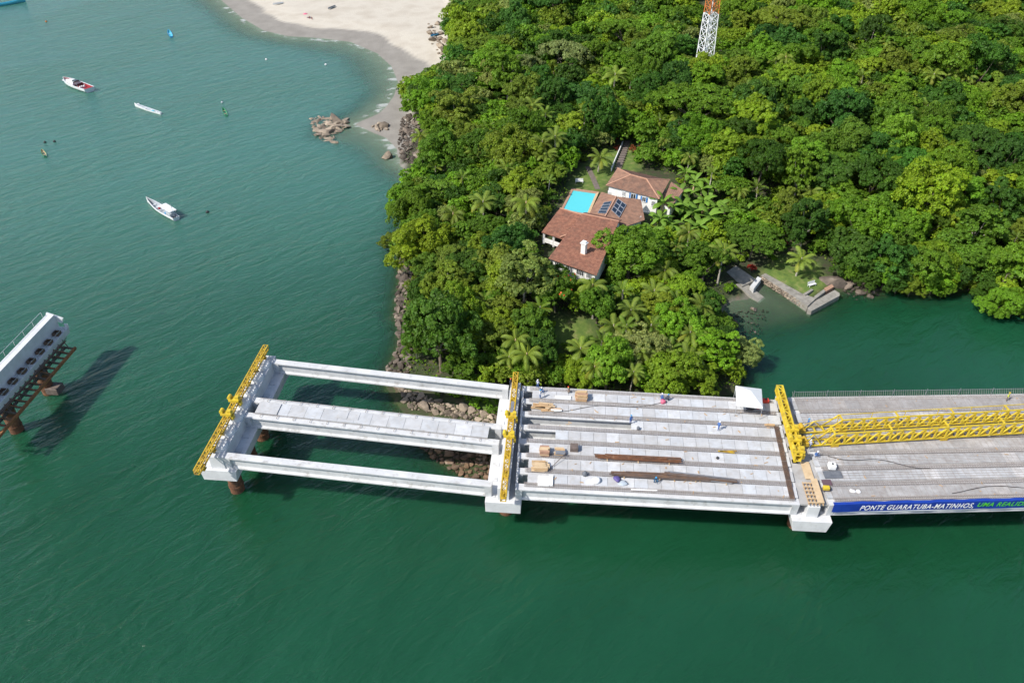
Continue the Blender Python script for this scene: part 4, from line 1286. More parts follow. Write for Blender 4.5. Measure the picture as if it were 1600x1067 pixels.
# ------------------------------------------------------------------ boats
def hull(t, L_, B, H_, mat_out, mat_in, bow=1.6, stern_w=0.7, sheer=0.35, floor=0.35, name='hull', z0=-0.25):
    """open hull along +x: outer skin, gunwale lip, inner skin"""
    n = 15
    outer, inner = [], []
    secs = [(0.0, 1.0), (0.45, 0.93), (0.8, 0.66), (1.0, 0.0)]      # (drop, width)
    for i in range(n):
        f = i / (n - 1)
        x = -L_ / 2 + L_ * f
        wdt = B / 2 * (stern_w + (1 - stern_w) * math.sin(min(f / 0.45, 1) * math.pi / 2)) * (1 - max(0, (f - 0.45) / 0.55) ** (bow * 1.3))
        wdt = max(wdt, 0.03)
        top = H_ * (1 + sheer * ((f - 0.4) ** 2) * 4 * (1 if f > 0.4 else 0.35))
        o_, i_ = [], []
        for dr, w_ in secs:
            z = z0 + top * (1 - dr) + dr * H_ * 0.35 * max(0, f - 0.7)
            o_.append((x, w_ * wdt, z)); i_.append((x * 0.985, w_ * wdt * 0.86, max(z, z0 + floor) if dr else z - 0.02))
        outer.append(o_); inner.append(i_)
    def skin(S, flip):
        vs_, fs = [], []
        k = len(secs)
        for sgn in (1, -1):
            b0 = len(vs_)
            for sct in S:
                vs_ += [(x, y * sgn, z) for x, y, z in sct]
            for i in range(n - 1):
                for j in range(k - 1):
                    q = (b0 + i * k + j, b0 + (i + 1) * k + j, b0 + (i + 1) * k + j + 1, b0 + i * k + j + 1)
                    fs.append(q if (sgn == 1) != flip else q[::-1])
        # transom
        fs.append(tuple(range(k)) + tuple(range(n * k + k - 1, n * k - 1, -1)))
        return vs_, fs
    MB().raw(*skin(outer, False)).build(name, mat_out, t, smooth=False)
    MB().raw(*skin(inner, True)).build('inside', mat_in, t, smooth=False)
    vs_, fs = [], []
    for sgn in (1, -1):
        b0 = len(vs_)
        for o_, i_ in zip(outer, inner):
            vs_ += [(o_[0][0], o_[0][1] * sgn * 1.02, o_[0][2] + 0.03), (i_[0][0], i_[0][1] * sgn, i_[0][2] + 0.05)]
        for i in range(n - 1):
            fs.append((b0 + 2 * i, b0 + 2 * i + 2, b0 + 2 * i + 3, b0 + 2 * i + 1))
    o = MB().raw(vs_, fs).build('gunwale', mat_out, t)
    o.modifiers.new('thickness', 'SOLIDIFY').thickness = 0.05
    return outer
def boat_at(name, bow_px, stern_px, label, cat='boat', group=None, z=0.0, ground_=False):
    if ground_:
        b_ = Vector(on_ground(*bow_px)); s_ = Vector(on_ground(*stern_px))
        zz = (b_.z + s_.z) / 2 + 0.15
    else:
        b_, s_ = Vector(at(*bow_px, 0.3)), Vector(at(*stern_px, 0.3)); zz = z
    c = (b_ + s_) / 2
    t = empty(name, (c.x, c.y, zz), math.atan2(b_.y - s_.y, b_.x - s_.x), label, cat, group)
    return t, (Vector((b_.x, b_.y, 0)) - Vector((s_.x, s_.y, 0))).length
# fishing boat with white roof
t, Lb_ = boat_at('fishing_boat', (230, 314), (276, 343), 'grey-white open fishing boat with white flat cabin roof and mast')
hull(t, Lb_, 2.5, 1.0, M['boat_white'], M['boat_grey'], 1.5, 0.72, 0.5)
k = Lb_
for x in (-0.42, -0.12):
    for y in (-0.8, 0.8):
        MB().tube((k * x, y, 0.4), (k * x, y, 2.3), 0.05, 6).build('roof_post', M['alu'], t)
MB().box((-k * 0.27, 0, 2.36), (k * 0.36, 2.0, 0.1)).build('cabin_roof', M['boat_white'], t, bevel=0.03)
MB().box((-k * 0.31, 0, 0.8), (k * 0.14, 1.3, 0.9)).build('engine_box', M['boat_grey'], t, bevel=0.05)
MB().box((-k * 0.20, 0.3, 0.6), (0.6, 0.6, 0.4)).build('crate', M['blue_paint'], t)
for x in (0.0, 0.13, 0.26):
    MB().box((k * x, 0, 0.45), (0.28, 1.7 - x * 2.5, 0.06)).build('thwart', M['boat_white'], t)
MB().tube((-k * 0.44, 0, 0.4), (-k * 0.46, 0.2, 4.3), 0.05, 6).build('mast', M['alu'], t)
MB().tube((-k * 0.45, 0.1, 4.0), (k * 0.47, 0, 1.2), 0.015, 4).build('stay_line', M['alu'], t)
lump_o = MB().box((k * 0.06, 0.1, 0.5), (0.7, 0.6, 0.35)).build('net_pile', M['maroon'], t, bevel=0.1)
# white and red motor boat
t, Lb_ = boat_at('motor_boat', (101, 128), (141, 143), 'white motor boat with maroon cockpit and small cabin top')
hull(t, Lb_, 4.3, 1.6, M['boat_white'], M['maroon'], 2.2, 0.88, 0.3, 0.8)
k = Lb_
MB().sweep([(-1.6, 0), (1.6, 0), (1.25, 1.0), (-1.25, 1.0)], (-k * 0.02, 0, 1.2), (k * 0.32, 0, 1.2), end_scale=0.6).build('cabin', M['boat_white'], t)
MB().sweep([(-1.0, 0), (1.0, 0), (0.75, 0.5), (-0.75, 0.5)], (-k * 0.06, 0, 2.1), (k * 0.06, 0, 2.1), end_scale=0.8).build('windscreen', M['glass'], t)
MB().box((k * 0.34, 0, 1.30), (k * 0.24, 2.2, 0.08)).build('foredeck', M['boat_white'], t)
for y in (-1.3, 1.3):
    MB().tube((-k * 0.18, y, 1.0), (-k * 0.14, y * 0.85, 2.5), 0.06, 6).build('arch_post', M['alu'], t)
MB().bar((-k * 0.14, -1.15, 2.5), (-k * 0.14, 1.15, 2.5), 0.25, 0.1).build('arch', M['mat_dark'], t)
for y in (-0.7, 0.1, 0.8):
    MB().box((-k * 0.22, y, 0.95), (0.6, 0.5, 0.7)).build('seat', M['boat_white'], t, bevel=0.05)
MB().box((-k * 0.46, 0, 0.75), (0.8, 2.6, 0.12)).build('swim_platform', M['boat_white'], t)
for y in (-0.9, 0.9):
    MB().tube((k * 0.25, y, 1.1), (k * 0.48, y * 0.15, 1.9), 0.04, 6).build('bow_rail', M['alu'], t)
# canoe, dinghies
t, Lb_ = boat_at('long_canoe', (211, 165), (252, 178), 'slender white and pale blue open canoe at a mooring buoy')
hull(t, Lb_, 1.5, 0.8, M['boat_white'], M['grey_tarp'], 1.9, 0.45, 0.5, 0.25)
for x in (-0.3, -0.1, 0.12, 0.3):
    MB().box((Lb_ * x, 0, 0.28), (0.3, 1.1, 0.06)).build('thwart', M['boat_white'], t)
MB().box((-Lb_ * 0.18, 0, 0.32), (1.0, 0.8, 0.25)).build('tarp_bundle', M['cyan_paint'], t, bevel=0.08)
for bw, stn, lb in (((348, 169), (354, 181), 'tiny green rowing boat moored off the beach rocks'), ((65, 234), (71, 245), 'tiny green-yellow rowing boat below two dark buoys')):
    t, Lb_ = boat_at('rowing_boat', bw, stn, lb, group='small green rowing boats')
    hull(t, Lb_, 1.2, 0.6, M['green_paint'], M['green_paint'] if bw[0] > 300 else M['ply'], 1.6, 0.6, 0.4, 0.2)
    for x in (-0.2, 0.15):
        MB().box((Lb_ * x, 0, 0.25), (0.25, 0.9, 0.05)).build('thwart', M['ply'], t)
t, Lb_ = boat_at('dinghy', (263, 48), (268, 58), 'small bright blue dinghy far off the beach')
hull(t, Lb_, 1.6, 0.7, M['blue_paint'], M['cyan_paint'], 1.6, 0.7, 0.4, 0.3)
MB().box((0, 0, 0.3), (0.3, 1.2, 0.06)).build('thwart', M['boat_white'], t)
t, Lb_ = boat_at('long_boat', (40, 2), (-14, 11), 'long cyan wooden boat at the picture corner past the motor boat')
hull(t, Lb_, 2.4, 1.2, M['cyan_paint'], M['cyan_paint'], 1.7, 0.7, 0.5, 0.4)
for x in (-0.25, 0.0, 0.25):
    MB().box((Lb_ * x, 0, 0.5), (0.4, 1.9, 0.08)).build('thwart', M['boat_white'], t)
for bw, stn, lb, mo, mi in (((427, 10), (443, 6), 'white canoe drawn up on the sand', M['boat_white'], M['grey_tarp']), ((513, 16.5), (524, 11.5), 'dark grey canoe drawn up on the sand', M['boat_grey'], M['mat_dark']),
                            ((673, 60), (690, 53), 'bright blue kayak lying among the beach boulders', M['blue_paint'], M['blue_paint'])):
    t, Lb_ = boat_at('beached_canoe', bw, stn, lb, ground_=True)
    hull(t, Lb_, 1.1, 0.55, mo, mi, 1.7, 0.5, 0.4, 0.2, z0=0)
    MB().box((0, 0, 0.3), (0.25, 0.8, 0.05)).build('thwart', mo, t)
# buoys
for x, y, mt, lb in ((216, 163, 'white', 'white mooring buoy at the bow of the white canoe'), (347, 160, 'boat_grey', 'grey buoy above the green rowing boat'), (70, 222, 'black', 'dark buoy by the green-yellow rowing boat, of two the one towards the white pier'),
                     (85, 221, 'black', 'dark buoy by the green-yellow rowing boat, of two the one towards the beach'), (324, 331, 'black', 'lone dark buoy past the fishing boat mast'), (72, 34, 'tower_orange', 'orange buoy between the cyan boat and the motor boat'),
                     (416, 93, 'white', 'white buoy off the curved beach edge'), (509, 101, 'boat_white', 'pale buoy in the shallow bay')):
    p = at(x, y, 0.2)
    bm = bmesh.new()
    bmesh.ops.create_uvsphere(bm, u_segments=12, v_segments=8, radius=0.42)
    for v in bm.verts: v.co.z *= 0.85
    me_ = bpy.data.meshes.new('float'); bm.to_mesh(me_); bm.free(); me_.materials.append(M[mt])
    t = empty('mooring_buoy', (p[0], p[1], 0), 0, lb, 'buoy', 'mooring buoys')
    o = obj('float', me_, t); o.location.z = 0.15
    MB().tube((0, 0, 0.4), (0, 0, 0.7), 0.06, 6).build('ring_stem', M['dark_steel'], t)
# umbrella and bathers on the sand
p = on_ground(478, 29)
t = empty('beach_umbrella', p, 0, 'pink beach umbrella on the sand beside two bathers', 'umbrella')
MB().tube((0, 0, 0), (0, 0, 2.1), 0.03, 6).build('pole', M['white'], t)
rim = [(1.1 * math.cos(i * math.pi / 4), 1.1 * math.sin(i * math.pi / 4), 1.75) for i in range(8)]
MB().raw(rim + [(0, 0, 2.2)], [(i, (i + 1) % 8, 8) for i in range(8)]).build('canopy', M['pink'], t)
for x, y, lb in ((483, 30, 'bather sitting on the sand next to the pink umbrella'), (487, 31, 'bather sitting on the sand farther from the pink umbrella')):
    person(on_ground(x, y), 1.0, 'crouch', 'swim', 'hat', lb, 'bathers on the beach')

# ------------------------------------------------------------------ rocks
def rock_mesh(seed, flat, mat_):
    r = random.Random(seed)
    bm = bmesh.new()
    bmesh.ops.create_icosphere(bm, subdivisions=2, radius=0.5)
    pl_ = [(Vector((r.gauss(0, 1), r.gauss(0, 1), r.gauss(0, 1))).normalized(), r.uniform(0.20, 0.40)) for _ in range(13)]
    for v in bm.verts:
        for n_v, dd in pl_:                        # cut flat facets
            k = v.co.dot(n_v) - dd
            if k > 0: v.co -= n_v * k
        v.co += Vector((r.uniform(-1, 1), r.uniform(-1, 1), r.uniform(-1, 1))) * 0.03
        v.co.z *= flat
        v.co *= 1.45
    me_ = bpy.data.meshes.new('boulder'); bm.to_mesh(me_); bm.free()
    me_.materials.append(mat_)
    return me_
ROCKS = {k: [rock_mesh(i * 3 + j, (0.75, 0.6, 0.85, 0.5)[i % 4], M[k]) for i in range(6)] for j, k in enumerate(('rock', 'rock_tan', 'rock_orange'))}
for k in ROCKS:
    for r_ in ROCKS[k]: pass
small_v, small_f = {k: [] for k in ROCKS}, {k: [] for k in ROCKS}
def strew(poly_px, n_big, n_small, kind, size, label, group, seed, stretch=1.0, sink=0.25):
    r = random.Random(seed)
    P = np.array(poly_px, float)
    lo_, hi_ = P.min(0), P.max(0)
    done, tries = [], 0
    while len(done) < n_big + n_small and tries < 20000:
        tries += 1
        x, y = r.uniform(lo_[0], hi_[0]), r.uniform(lo_[1], hi_[1])
        if not inside(np.array([[x, y]]), P)[0]:
            continue
        big_ = len(done) < n_big
        sz = r.uniform(size[0], size[1]) * (1 if big_ else 0.5)
        if big_ and r.random() < 0.12: sz *= 1.45
        p = on_ground(x, y)
        if any((p[0] - q[0]) ** 2 + (p[1] - q[1]) ** 2 < (0.42 * (sz + q[2])) ** 2 for q in done):
            continue
        done.append((p[0], p[1], sz))
        g = float(terr(p[0], p[1]))
        rot = (r.uniform(-0.3, 0.3), r.uniform(-0.3, 0.3), r.uniform(0, 6.28))
        scl = (sz * r.uniform(0.85, 1.25) * stretch, sz * r.uniform(0.8, 1.1), sz * r.uniform(0.7, 1.05))
        g = max(g, -0.35 * sz)
        if big_:
            o = obj('boulder', r.choice(ROCKS[kind]))
            o.location = (p[0], p[1], g + (0.5 - sink) * sz * 0.6)
            o.rotation_euler = rot; o.scale = scl
            tag(o, label, 'boulder', group)
        else:
            me_ = ROCKS[kind][r.randrange(6)]
            mt_ = Matrix.LocRotScale(Vector((p[0], p[1], g + 0.1 * sz)), Matrix.Rotation(rot[2], 3, 'Z').to_quaternion(), Vector(scl))
            co = np.empty(len(me_.vertices) * 3); me_.vertices.foreach_get('co', co)
            co = co.reshape(-1, 3) @ np.array(mt_.to_3x3()).T + np.array(mt_.translation)
            fi = np.empty(len(me_.polygons) * 3, int); me_.loops.foreach_get('vertex_index', fi)
            small_f[kind].append(fi.reshape(-1, 3) + sum(len(v) for v in small_v[kind]))
            small_v[kind].append(co)
strew([(626, 398), (640, 405), (645, 440), (636, 470), (630, 500), (648, 520), (645, 545), (642, 575), (638, 592), (604, 596), (606, 575), (622, 545), (622, 520), (618, 490), (622, 450)], 120, 420, 'rock', (0.9, 1.9), 'grey-brown boulder of the steep rock bank under the overhanging trees', 'boulders of the tree-covered bank', 11)
strew([(620, 605), (680, 628), (730, 638), (790, 655), (785, 668), (720, 655), (640, 640)], 50, 240, 'rock_tan', (0.7, 1.5), 'pale tan boulder between the single shore-side girder and the narrow slab', 'boulders under the open span', 12)
strew([(650, 690), (690, 685), (775, 705), (772, 750), (730, 750), (690, 725), (660, 702)], 65, 260, 'rock_orange', (0.7, 1.6), 'orange-brown boulder between the narrow slab and the bay-side girder', 'boulders under the open span', 13)
strew([(628, 185), (652, 180), (658, 205), (655, 258), (628, 255), (622, 225)], 45, 150, 'rock', (1.0, 2.0), 'brown boulder at the forest foot beside the small sand spit', 'boulders by the sand spit', 14)
strew([(484, 186), (505, 183), (540, 187), (542, 200), (522, 210), (520, 223), (500, 218), (490, 200)], 38, 50, 'rock_tan', (1.5, 2.8), 'slabby tan boulder of the small rock islet in the bay', 'rocks of the islet', 15, 1.5)
strew([(580, 197), (598, 196), (605, 204), (590, 206)], 3, 4, 'rock_tan', (1.6, 3.0), 'brown boulder on the sand spit next to the islet', 'boulders on the spit', 16, 1.4)
strew([(660, 35), (690, 40), (698, 75), (690, 92), (675, 70)], 12, 12, 'rock_tan', (1.6, 3.2), 'pinkish boulder on the sand by the blue kayak', 'beach boulders', 17)
strew([(1312, 440), (1360, 440), (1372, 462), (1340, 470), (1318, 455)], 7, 16, 'rock', (1.4, 2.6), 'brown shore boulder beside the stone quay corner', 'boulders by the quay', 18)
strew([(1140, 490), (1200, 480), (1195, 520), (1150, 530)], 4, 60, 'rock', (0.7, 1.2), 'low dark rock in the shallows by the boat slip', 'rocks in the slip shallows', 19)
p = on_ground(606, 247)
o = obj('boulder', ROCKS['rock_tan'][2]); o.location = (p[0], p[1], 0.4); o.scale = (3.2, 2.6, 3.0); tag(o, 'lone pale block-shaped boulder standing in the water off the spit', 'boulder')
for k in ROCKS:
    if small_v[k]:
        o = obj('rubble', mesh_np('rubble', np.concatenate(small_v[k]), np.concatenate(small_f[k]), M[k]))
        tag(o, {'rock': 'small dark rubble between the bank boulders', 'rock_tan': 'small tan rubble under the open span', 'rock_orange': 'small orange-brown rubble under the open span'}[k], 'rubble', kind='stuff')

# ------------------------------------------------------------------ house, cottage, pool
def poly_plane(pts):
    c = sum(pts, Vector()) / len(pts)
    n = Vector()
    for i in range(len(pts)):
        n += (pts[i] - c).cross(pts[(i + 1) % len(pts)] - c)
    n.normalize()
    return c, (n if n.z > 0 else -n)
def on_plane(px_, py_, c, n):
    d_ = Vector(ray(px_, py_)); o_ = Vector((0, 0, CAMH))
    return o_ + d_ * ((c - o_).dot(n) / d_.dot(n))
def roof_plane(parent, pts, off, mat_, eave_dir=None, th=0.10):
    c, n = poly_plane(pts)
    pts = [p - n * (p - c).dot(n) for p in pts]
    base = [p - off for p in pts]
    vs_ = base + [p - n * th for p in base]
    k = len(pts)
    MB().raw(vs_, [tuple(range(k)), tuple(range(2 * k - 1, k - 1, -1))] + [(i, (i + 1) % k, k + (i + 1) % k, k + i) for i in range(k)]).build('roof_plane', mat_, parent)
    # tile courses: raised rolls running down the slope
    down = Vector((n.x, n.y, 0)).normalized()
    down = (down - n * down.dot(n)).normalized()
    acr = n.cross(down)
    us = [(p - c).dot(acr) for p in pts]; ws = [(p - c).dot(down) for p in pts]
    mb = MB()
    x = min(us) + 0.12
    while x < max(us) - 0.05:
        cut = []
        for i in range(k):
            u0, u1 = us[i], us[(i + 1) % k]
            if (u0 - x) * (u1 - x) < 0:
                f = (x - u0) / (u1 - u0); cut.append(ws[i] + f * (ws[(i + 1) % k] - ws[i]))
        if len(cut) >= 2 and max(cut) - min(cut) > 0.3:
            a_, b_ = min(cut), max(cut)
            nn = max(1, int((b_ - a_) / 0.42))
            for q in range(nn):
                w0, w1 = a_ + (b_ - a_) * q / nn, a_ + (b_ - a_) * (q + 1) / nn
                P0, P1 = c + acr * x + down * w0 - off, c + acr * x + down * w1 - off
                vv = [P0 - acr * .085 + n * .004, P0 + n * .055, P0 + acr * .085 + n * .004, P1 - acr * .10 + n * .004, P1 + n * .095, P1 + acr * .10 + n * .004]
                mb.raw(vv, [(0, 3, 4, 1), (1, 4, 5, 2), (3, 5, 4)])
        x += 0.27
    mb.build('tile_courses', mat_, parent, kind='stuff')
    return c, n
def ridge(parent, a_, b_, off):
    MB().bar(a_ - off + Vector((0, 0, 0.05)), b_ - off + Vector((0, 0, 0.05)), 0.26, 0.16).build('ridge_cap', M['ridge_tile'], parent)
def walls(parent, foot, z0, z1s, off, inset=0.5, mat_=None):
    cx = sum(foot, Vector()) / len(foot)
    pts = []
    for p in foot:
        dv = Vector((cx.x - p.x, cx.y - p.y, 0)); pts.append(Vector((p.x, p.y, 0)) + dv.normalized() * inset * 1.3)
    k = len(pts)
    vs_ = [Vector((p.x, p.y, z0)) - off for p in pts] + [Vector((p.x, p.y, z)) - off for p, z in zip(pts, z1s)]
    MB().raw(vs_, [(i, (i + 1) % k, k + (i + 1) % k, k + i) for i in range(k)] + [tuple(range(k, 2 * k))]).build('wall', mat_ or M['wall_white'], parent)
    return pts
def window(parent, a_, b_, f, z0, z1, w, off, mat_pane, shut=None, mull=2):
    d_ = (b_ - a_); d_.z = 0; d_.normalize()
    n_ = Vector((d_.y, -d_.x, 0))
    if n_.y > 0: n_ = -n_
    q = a_.lerp(b_, f); q = Vector((q.x, q.y, (z0 + z1) / 2)) - off
    rz = math.atan2(d_.y, d_.x)
    pn = MB().box((0, 0, 0), (w, 0.06, z1 - z0)).build('window', mat_pane, parent); pn.location = q + n_ * 0.05; pn.rotation_euler.z = rz
    hh = z1 - z0
    for nm, c_, s_ in (('sill', (0, -0.05, -hh / 2), (w + 0.2, 0.16, 0.1)), ('lintel', (0, -0.03, hh / 2), (w + 0.1, 0.1, 0.1))):
        MB().box(c_, s_).build(nm, M['white'], pn)
    for i in range(mull + 1):
        MB().box((-w / 2 + w * i / mull, -0.035, 0), (0.08, 0.08, hh)).build('frame', M['white'], pn)
    if shut:
        for sx in (-1, 1):
            MB().box((sx * (w / 2 + 0.24), -0.02, 0), (0.42, 0.06, hh)).build('shutter', shut, pn)
Vt = lambda x, y, z: Vector(at(x, y, z))
EZ, RZm = 11.7, 14.2
E0, E1 = Vt(857, 404, EZ), Vt(932, 430, EZ)
R0, R1 = Vt(909, 334, RZm), Vt(967, 346, RZm)
bk = Vector(((R0 - E0).x, (R0 - E0).y, 0)) * 0.12
B0, B1 = R0 + bk + Vector((0, 0, -0.6)), R1 + bk + Vector((0, 0, -0.6))
hs = empty('house', ((E0 + R1) / 2).to_2d().to_3d() + Vector((0, 0, PAD_Z - 0.3)), 0, 'white house with red tiled roofs, chimney and solar panels beside the pool', 'house')
off = hs.location.copy()
c_m, n_m = roof_plane(hs, [E0, E1, R1, R0], off, M['tile'])
roof_plane(hs, [R0, R1, B1, B0], off, M['tile'])
ridge(hs, R0, R1, off)
fw_ = walls(hs, [E0, E1, B1, B0], PAD_Z - 0.6, [EZ - .1, EZ - .1, 12.6, 12.6], off, 0.6)
for f, w in ((0.17, 1.7), (0.42, 1.5), (0.66, 1.7), (0.86, 1.2)):
    window(hs, fw_[0], fw_[1], f, 9.9, 11.2, w, off, M['glass'], None, 4)
# gable ends of the main part
for a_, r_, b_ in ((E0, R0, B0), (E1, R1, B1)):
    k_ = [p + (((E0 + E1) / 2 - p) * 0.06) for p in (a_, r_, b_)]
    MB().raw([k_[0] - off - Vector((0, 0, .15)), k_[1] - off - Vector((0, 0, .15)), k_[2] - off - Vector((0, 0, .15)), Vector((k_[2].x, k_[2].y, PAD_Z)) - off, Vector((k_[0].x, k_[0].y, PAD_Z)) - off], [(0, 1, 2, 3, 4)]).build('gable_wall', M['wall_white'], hs)
# side porch
Pe0, Pe1 = Vt(846, 363, 11.5), Vt(888, 377, 11.5)
Pr0, Pr1 = Vt(875, 325.5, 13.5), Vt(911, 336.5, 13.5)
roof_plane(hs, [Pe0, Pe1, Pr1, Pr0], off, M['tile'])
pb = Vector(((Pr0 - Pe0).x, (Pr0 - Pe0).y, 0)) * 0.18
roof_plane(hs, [Pr0, Pr1, Pr1 + pb + Vector((0, 0, -.8)), Pr0 + pb + Vector((0, 0, -.8))], off, M['tile'])
ridge(hs, Pr0, Pr1, off)
ridge(hs, Vt(875, 371, 11.75), Vt(897, 362, 12.65), off)
for f in (0.06, 0.42, 0.78):
    q = Pe0.lerp(Pe1, f) + Vector((0.25, 0.5, 0))
    MB().box((q.x - off.x, q.y - off.y, (PAD_Z - 0.4 + 11.5) / 2 - off.z), (0.42, 0.42, 11.45 - PAD_Z + 0.4)).build('porch_column', M['wall_white'], hs)
q0, q1 = Pe0 + Vector((0.3, 0.5, 0)), Pe1 + Vector((0, 0.5, 0))
MB().bar(Vector((q0.x, q0.y, 9.5)) - off, Vector((q1.x, q1.y, 9.5)) - off, 0.2, 1.0).build('porch_parapet', M['wall_white'], hs)
MB().bar(Vector((q0.x + 1.5, q0.y + 3.2, 10.2)) - off, Vector((q1.x + 1.5, q1.y + 3.2, 10.2)) - off, 0.2, 2.6).build('porch_back_wall', M['terracotta'], hs)
# solar wing
W0, W1 = Vt(963, 307, 13.4), Vt(945, 339, 13.4)
c_l, n_l = roof_plane(hs, [Vt(940, 300, 12.1), W0, W1, Vt(921, 334, 12.1)], off, M['tile_old'])
c_r, n_r = roof_plane(hs, [W0, Vt(1001, 313, 11.9), Vt(1008, 342, 11.7), Vt(976, 356, 11.9), W1], off, M['tile_old'])
ridge(hs, W0, W1, off)
walls(hs, [Vt(942, 301, 12.0), Vt(1000, 313, 11.8), Vt(1006, 341, 11.6), Vt(978, 352, 11.8), Vt(924, 333, 12.0)], PAD_Z - 0.6, [11.7] * 5, off, 0.5)
def solar(px4, c, n, nu, nv):
    Q = [on_plane(x, y, c, n) + n * 0.17 for x, y in px4]
    for i in range(nu):
        for j in range(nv):
            def pt(u, v): return Q[0].lerp(Q[1], u).lerp(Q[3].lerp(Q[2], u), v)
            g = 0.035
            cc = [pt((i + g) / nu, (j + g) / nv), pt((i + 1 - g) / nu, (j + g) / nv), pt((i + 1 - g) / nu, (j + 1 - g) / nv), pt((i + g) / nu, (j + 1 - g) / nv)]
            o = MB().raw([p - off for p in cc] + [p - off - n * 0.05 for p in cc], [(0, 1, 2, 3), (7, 6, 5, 4), (0, 4, 5, 1), (1, 5, 6, 2), (2, 6, 7, 3), (3, 7, 4, 0)]).build('solar_panel', M['solar'], hs)
            for q_ in range(4):
                MB().bar(cc[q_] - off, cc[(q_ + 1) % 4] - off, 0.09, 0.09).build('panel_frame', M['alu'], o)
solar([(965, 311.5), (978.5, 321), (967.5, 341), (955, 329.5)], c_r, n_r, 2, 3)
solar([(944, 317.5), (956, 315.5), (947.5, 335), (934, 334)], c_l, n_l, 1, 4)
# chimney
q = on_plane(912, 396, c_m, n_m)
rzc = math.atan2((E1 - E0).y, (E1 - E0).x)
ch = MB().box((0, 0, 0.95), (1.0, 0.85, 2.9), rzc).build('chimney', M['wall_white'], hs); ch.location = q - off
MB().box((0, 0, 2.45), (1.35, 1.15, 0.16), rzc).build('chimney_cap', M['white'], ch)
MB().box((0, 0, 2.68), (0.9, 0.7, 0.3), rzc).build('chimney_pot', M['white'], ch)
MB().box((0, 0, -0.1), (1.25, 1.1, 0.35), rzc).build('flashing', M['ridge_tile'], ch)
# cottage behind
CZ, CR = 12.7, 14.4
C0, C1, C2, C3 = Vt(947, 290, CZ), Vt(1030, 311.5, CZ), Vt(1046.5, 281.5, CZ), Vt(965, 263, CZ)
K0, K1 = Vt(986, 273.5, CR), Vt(1010, 280, CR)
ct = empty('cottage', (((C0 + C2) / 2).x, ((C0 + C2) / 2).y, PAD_Z - 0.3), 0, 'white cottage with hipped brown tile roof and blue shutters uphill of the house', 'house')
off_h = off
off = ct.location.copy()
roof_plane(ct, [C0, C1, K1, K0], off, M['tile_old']); roof_plane(ct, [C1, C2, K1], off, M['tile_old'])
roof_plane(ct, [C2, C3, K0, K1], off, M['tile_old']); roof_plane(ct, [C3, C0, K0], off, M['tile_old'])
for a_, b_ in ((K0, K1), (C0, K0), (C1, K1), (C2, K1), (C3, K0)): ridge(ct, a_, b_, off)
cw = walls(ct, [C0, C1, C2, C3], PAD_Z - 0.6, [CZ - .1] * 4, off, 0.55)
window(ct, cw[0], cw[1], 0.74, 10.9, 12.1, 0.9, off, M['glass'], M['shutter'])
window(ct, cw[0], cw[1], 0.52, 10.8, 12.2, 1.2, off, M['glass'], M['shutter'])
window(ct, cw[0], cw[1], 0.32, 10.9, 12.1, 0.7, off, M['alu'], None)
window(ct, cw[0], cw[1], 0.93, 10.4, 11.7, 0.8, off, M['glass'], None, 3)
D0, D1, D2, D3 = Vt(1031, 313, 11.6), Vt(1049, 284, 12.2), Vt(1068, 298, 11.3), Vt(1047, 326, 10.9)
roof_plane(ct, [D0, D1, D2, D3], off, M['tile_old'])
walls(ct, [D0, D1, D2, D3], PAD_Z - 0.6, [11.2, 11.2, 10.9, 10.6], off, 0.4)
q = Vt(953, 303, 10.5)
MB().box((q.x - off.x, q.y - off.y, 0.9), (0.9, 0.9, 3.0)).build('corner_pillar', M['wall_white'], ct)
q = Vt(1003, 327, 9.0)
MB().box((q.x - off.x, q.y - off.y, -0.1), (4.0, 2.0, 0.5), -0.2).build('terrace', M['concrete'], ct)
# pool
m, nt, b = new_mat('pool_water')
b.inputs['Base Color'].default_value = (0.10, 0.56, 0.62, 1); b.inputs['Roughness'].default_value = 0.05; b.inputs['IOR'].default_value = 1.33
n_ = nt.nodes.new('ShaderNodeTexNoise'); n_.inputs['Scale'].default_value = 3
bp = nt.nodes.new('ShaderNodeBump'); bp.inputs['Distance'].default_value = 0.03
nt.links.new(n_.outputs[0], bp.inputs['Height']); nt.links.new(bp.outputs[0], b.inputs['Normal'])
M['pool'] = m
PW = [Vt(895.5, 298, 9.15), Vt(931, 303, 9.15), Vt(917, 335, 9.15), Vt(880, 328, 9.15)]
pc = sum(PW, Vector()) / 4
pool = empty('swimming_pool', (pc.x, pc.y, PAD_Z - 1.0), 0, 'turquoise swimming pool with terracotta edge beside the house', 'pool')
off = pool.location.copy()
MB().raw([p - off for p in PW], [(0, 1, 2, 3)]).build('pool_water', M['pool'], pool)
for i in range(4):
    a_, b_ = PW[i], PW[(i + 1) % 4]
    o1, o2 = a_ + (a_ - pc) * 0.20, b_ + (b_ - pc) * 0.20
    up = Vector((0, 0, 0.12))
    MB().raw([a_ + up - off, b_ + up - off, o2 + up - off, o1 + up - off, a_ - up * 6 - off, b_ - up * 6 - off, o2 - up * 6 - off, o1 - up * 6 - off],
             [(0, 1, 2, 3), (0, 4, 5, 1), (1, 5, 6, 2), (2, 6, 7, 3), (3, 7, 4, 0)]).build('pool_edge', M['terracotta'] if i != 1 else M['ply'], pool)
MB().raw([p - off - Vector((0, 0, 0.5)) for p in PW], [(0, 1, 2, 3)]).build('pool_floor', M['white'], pool)
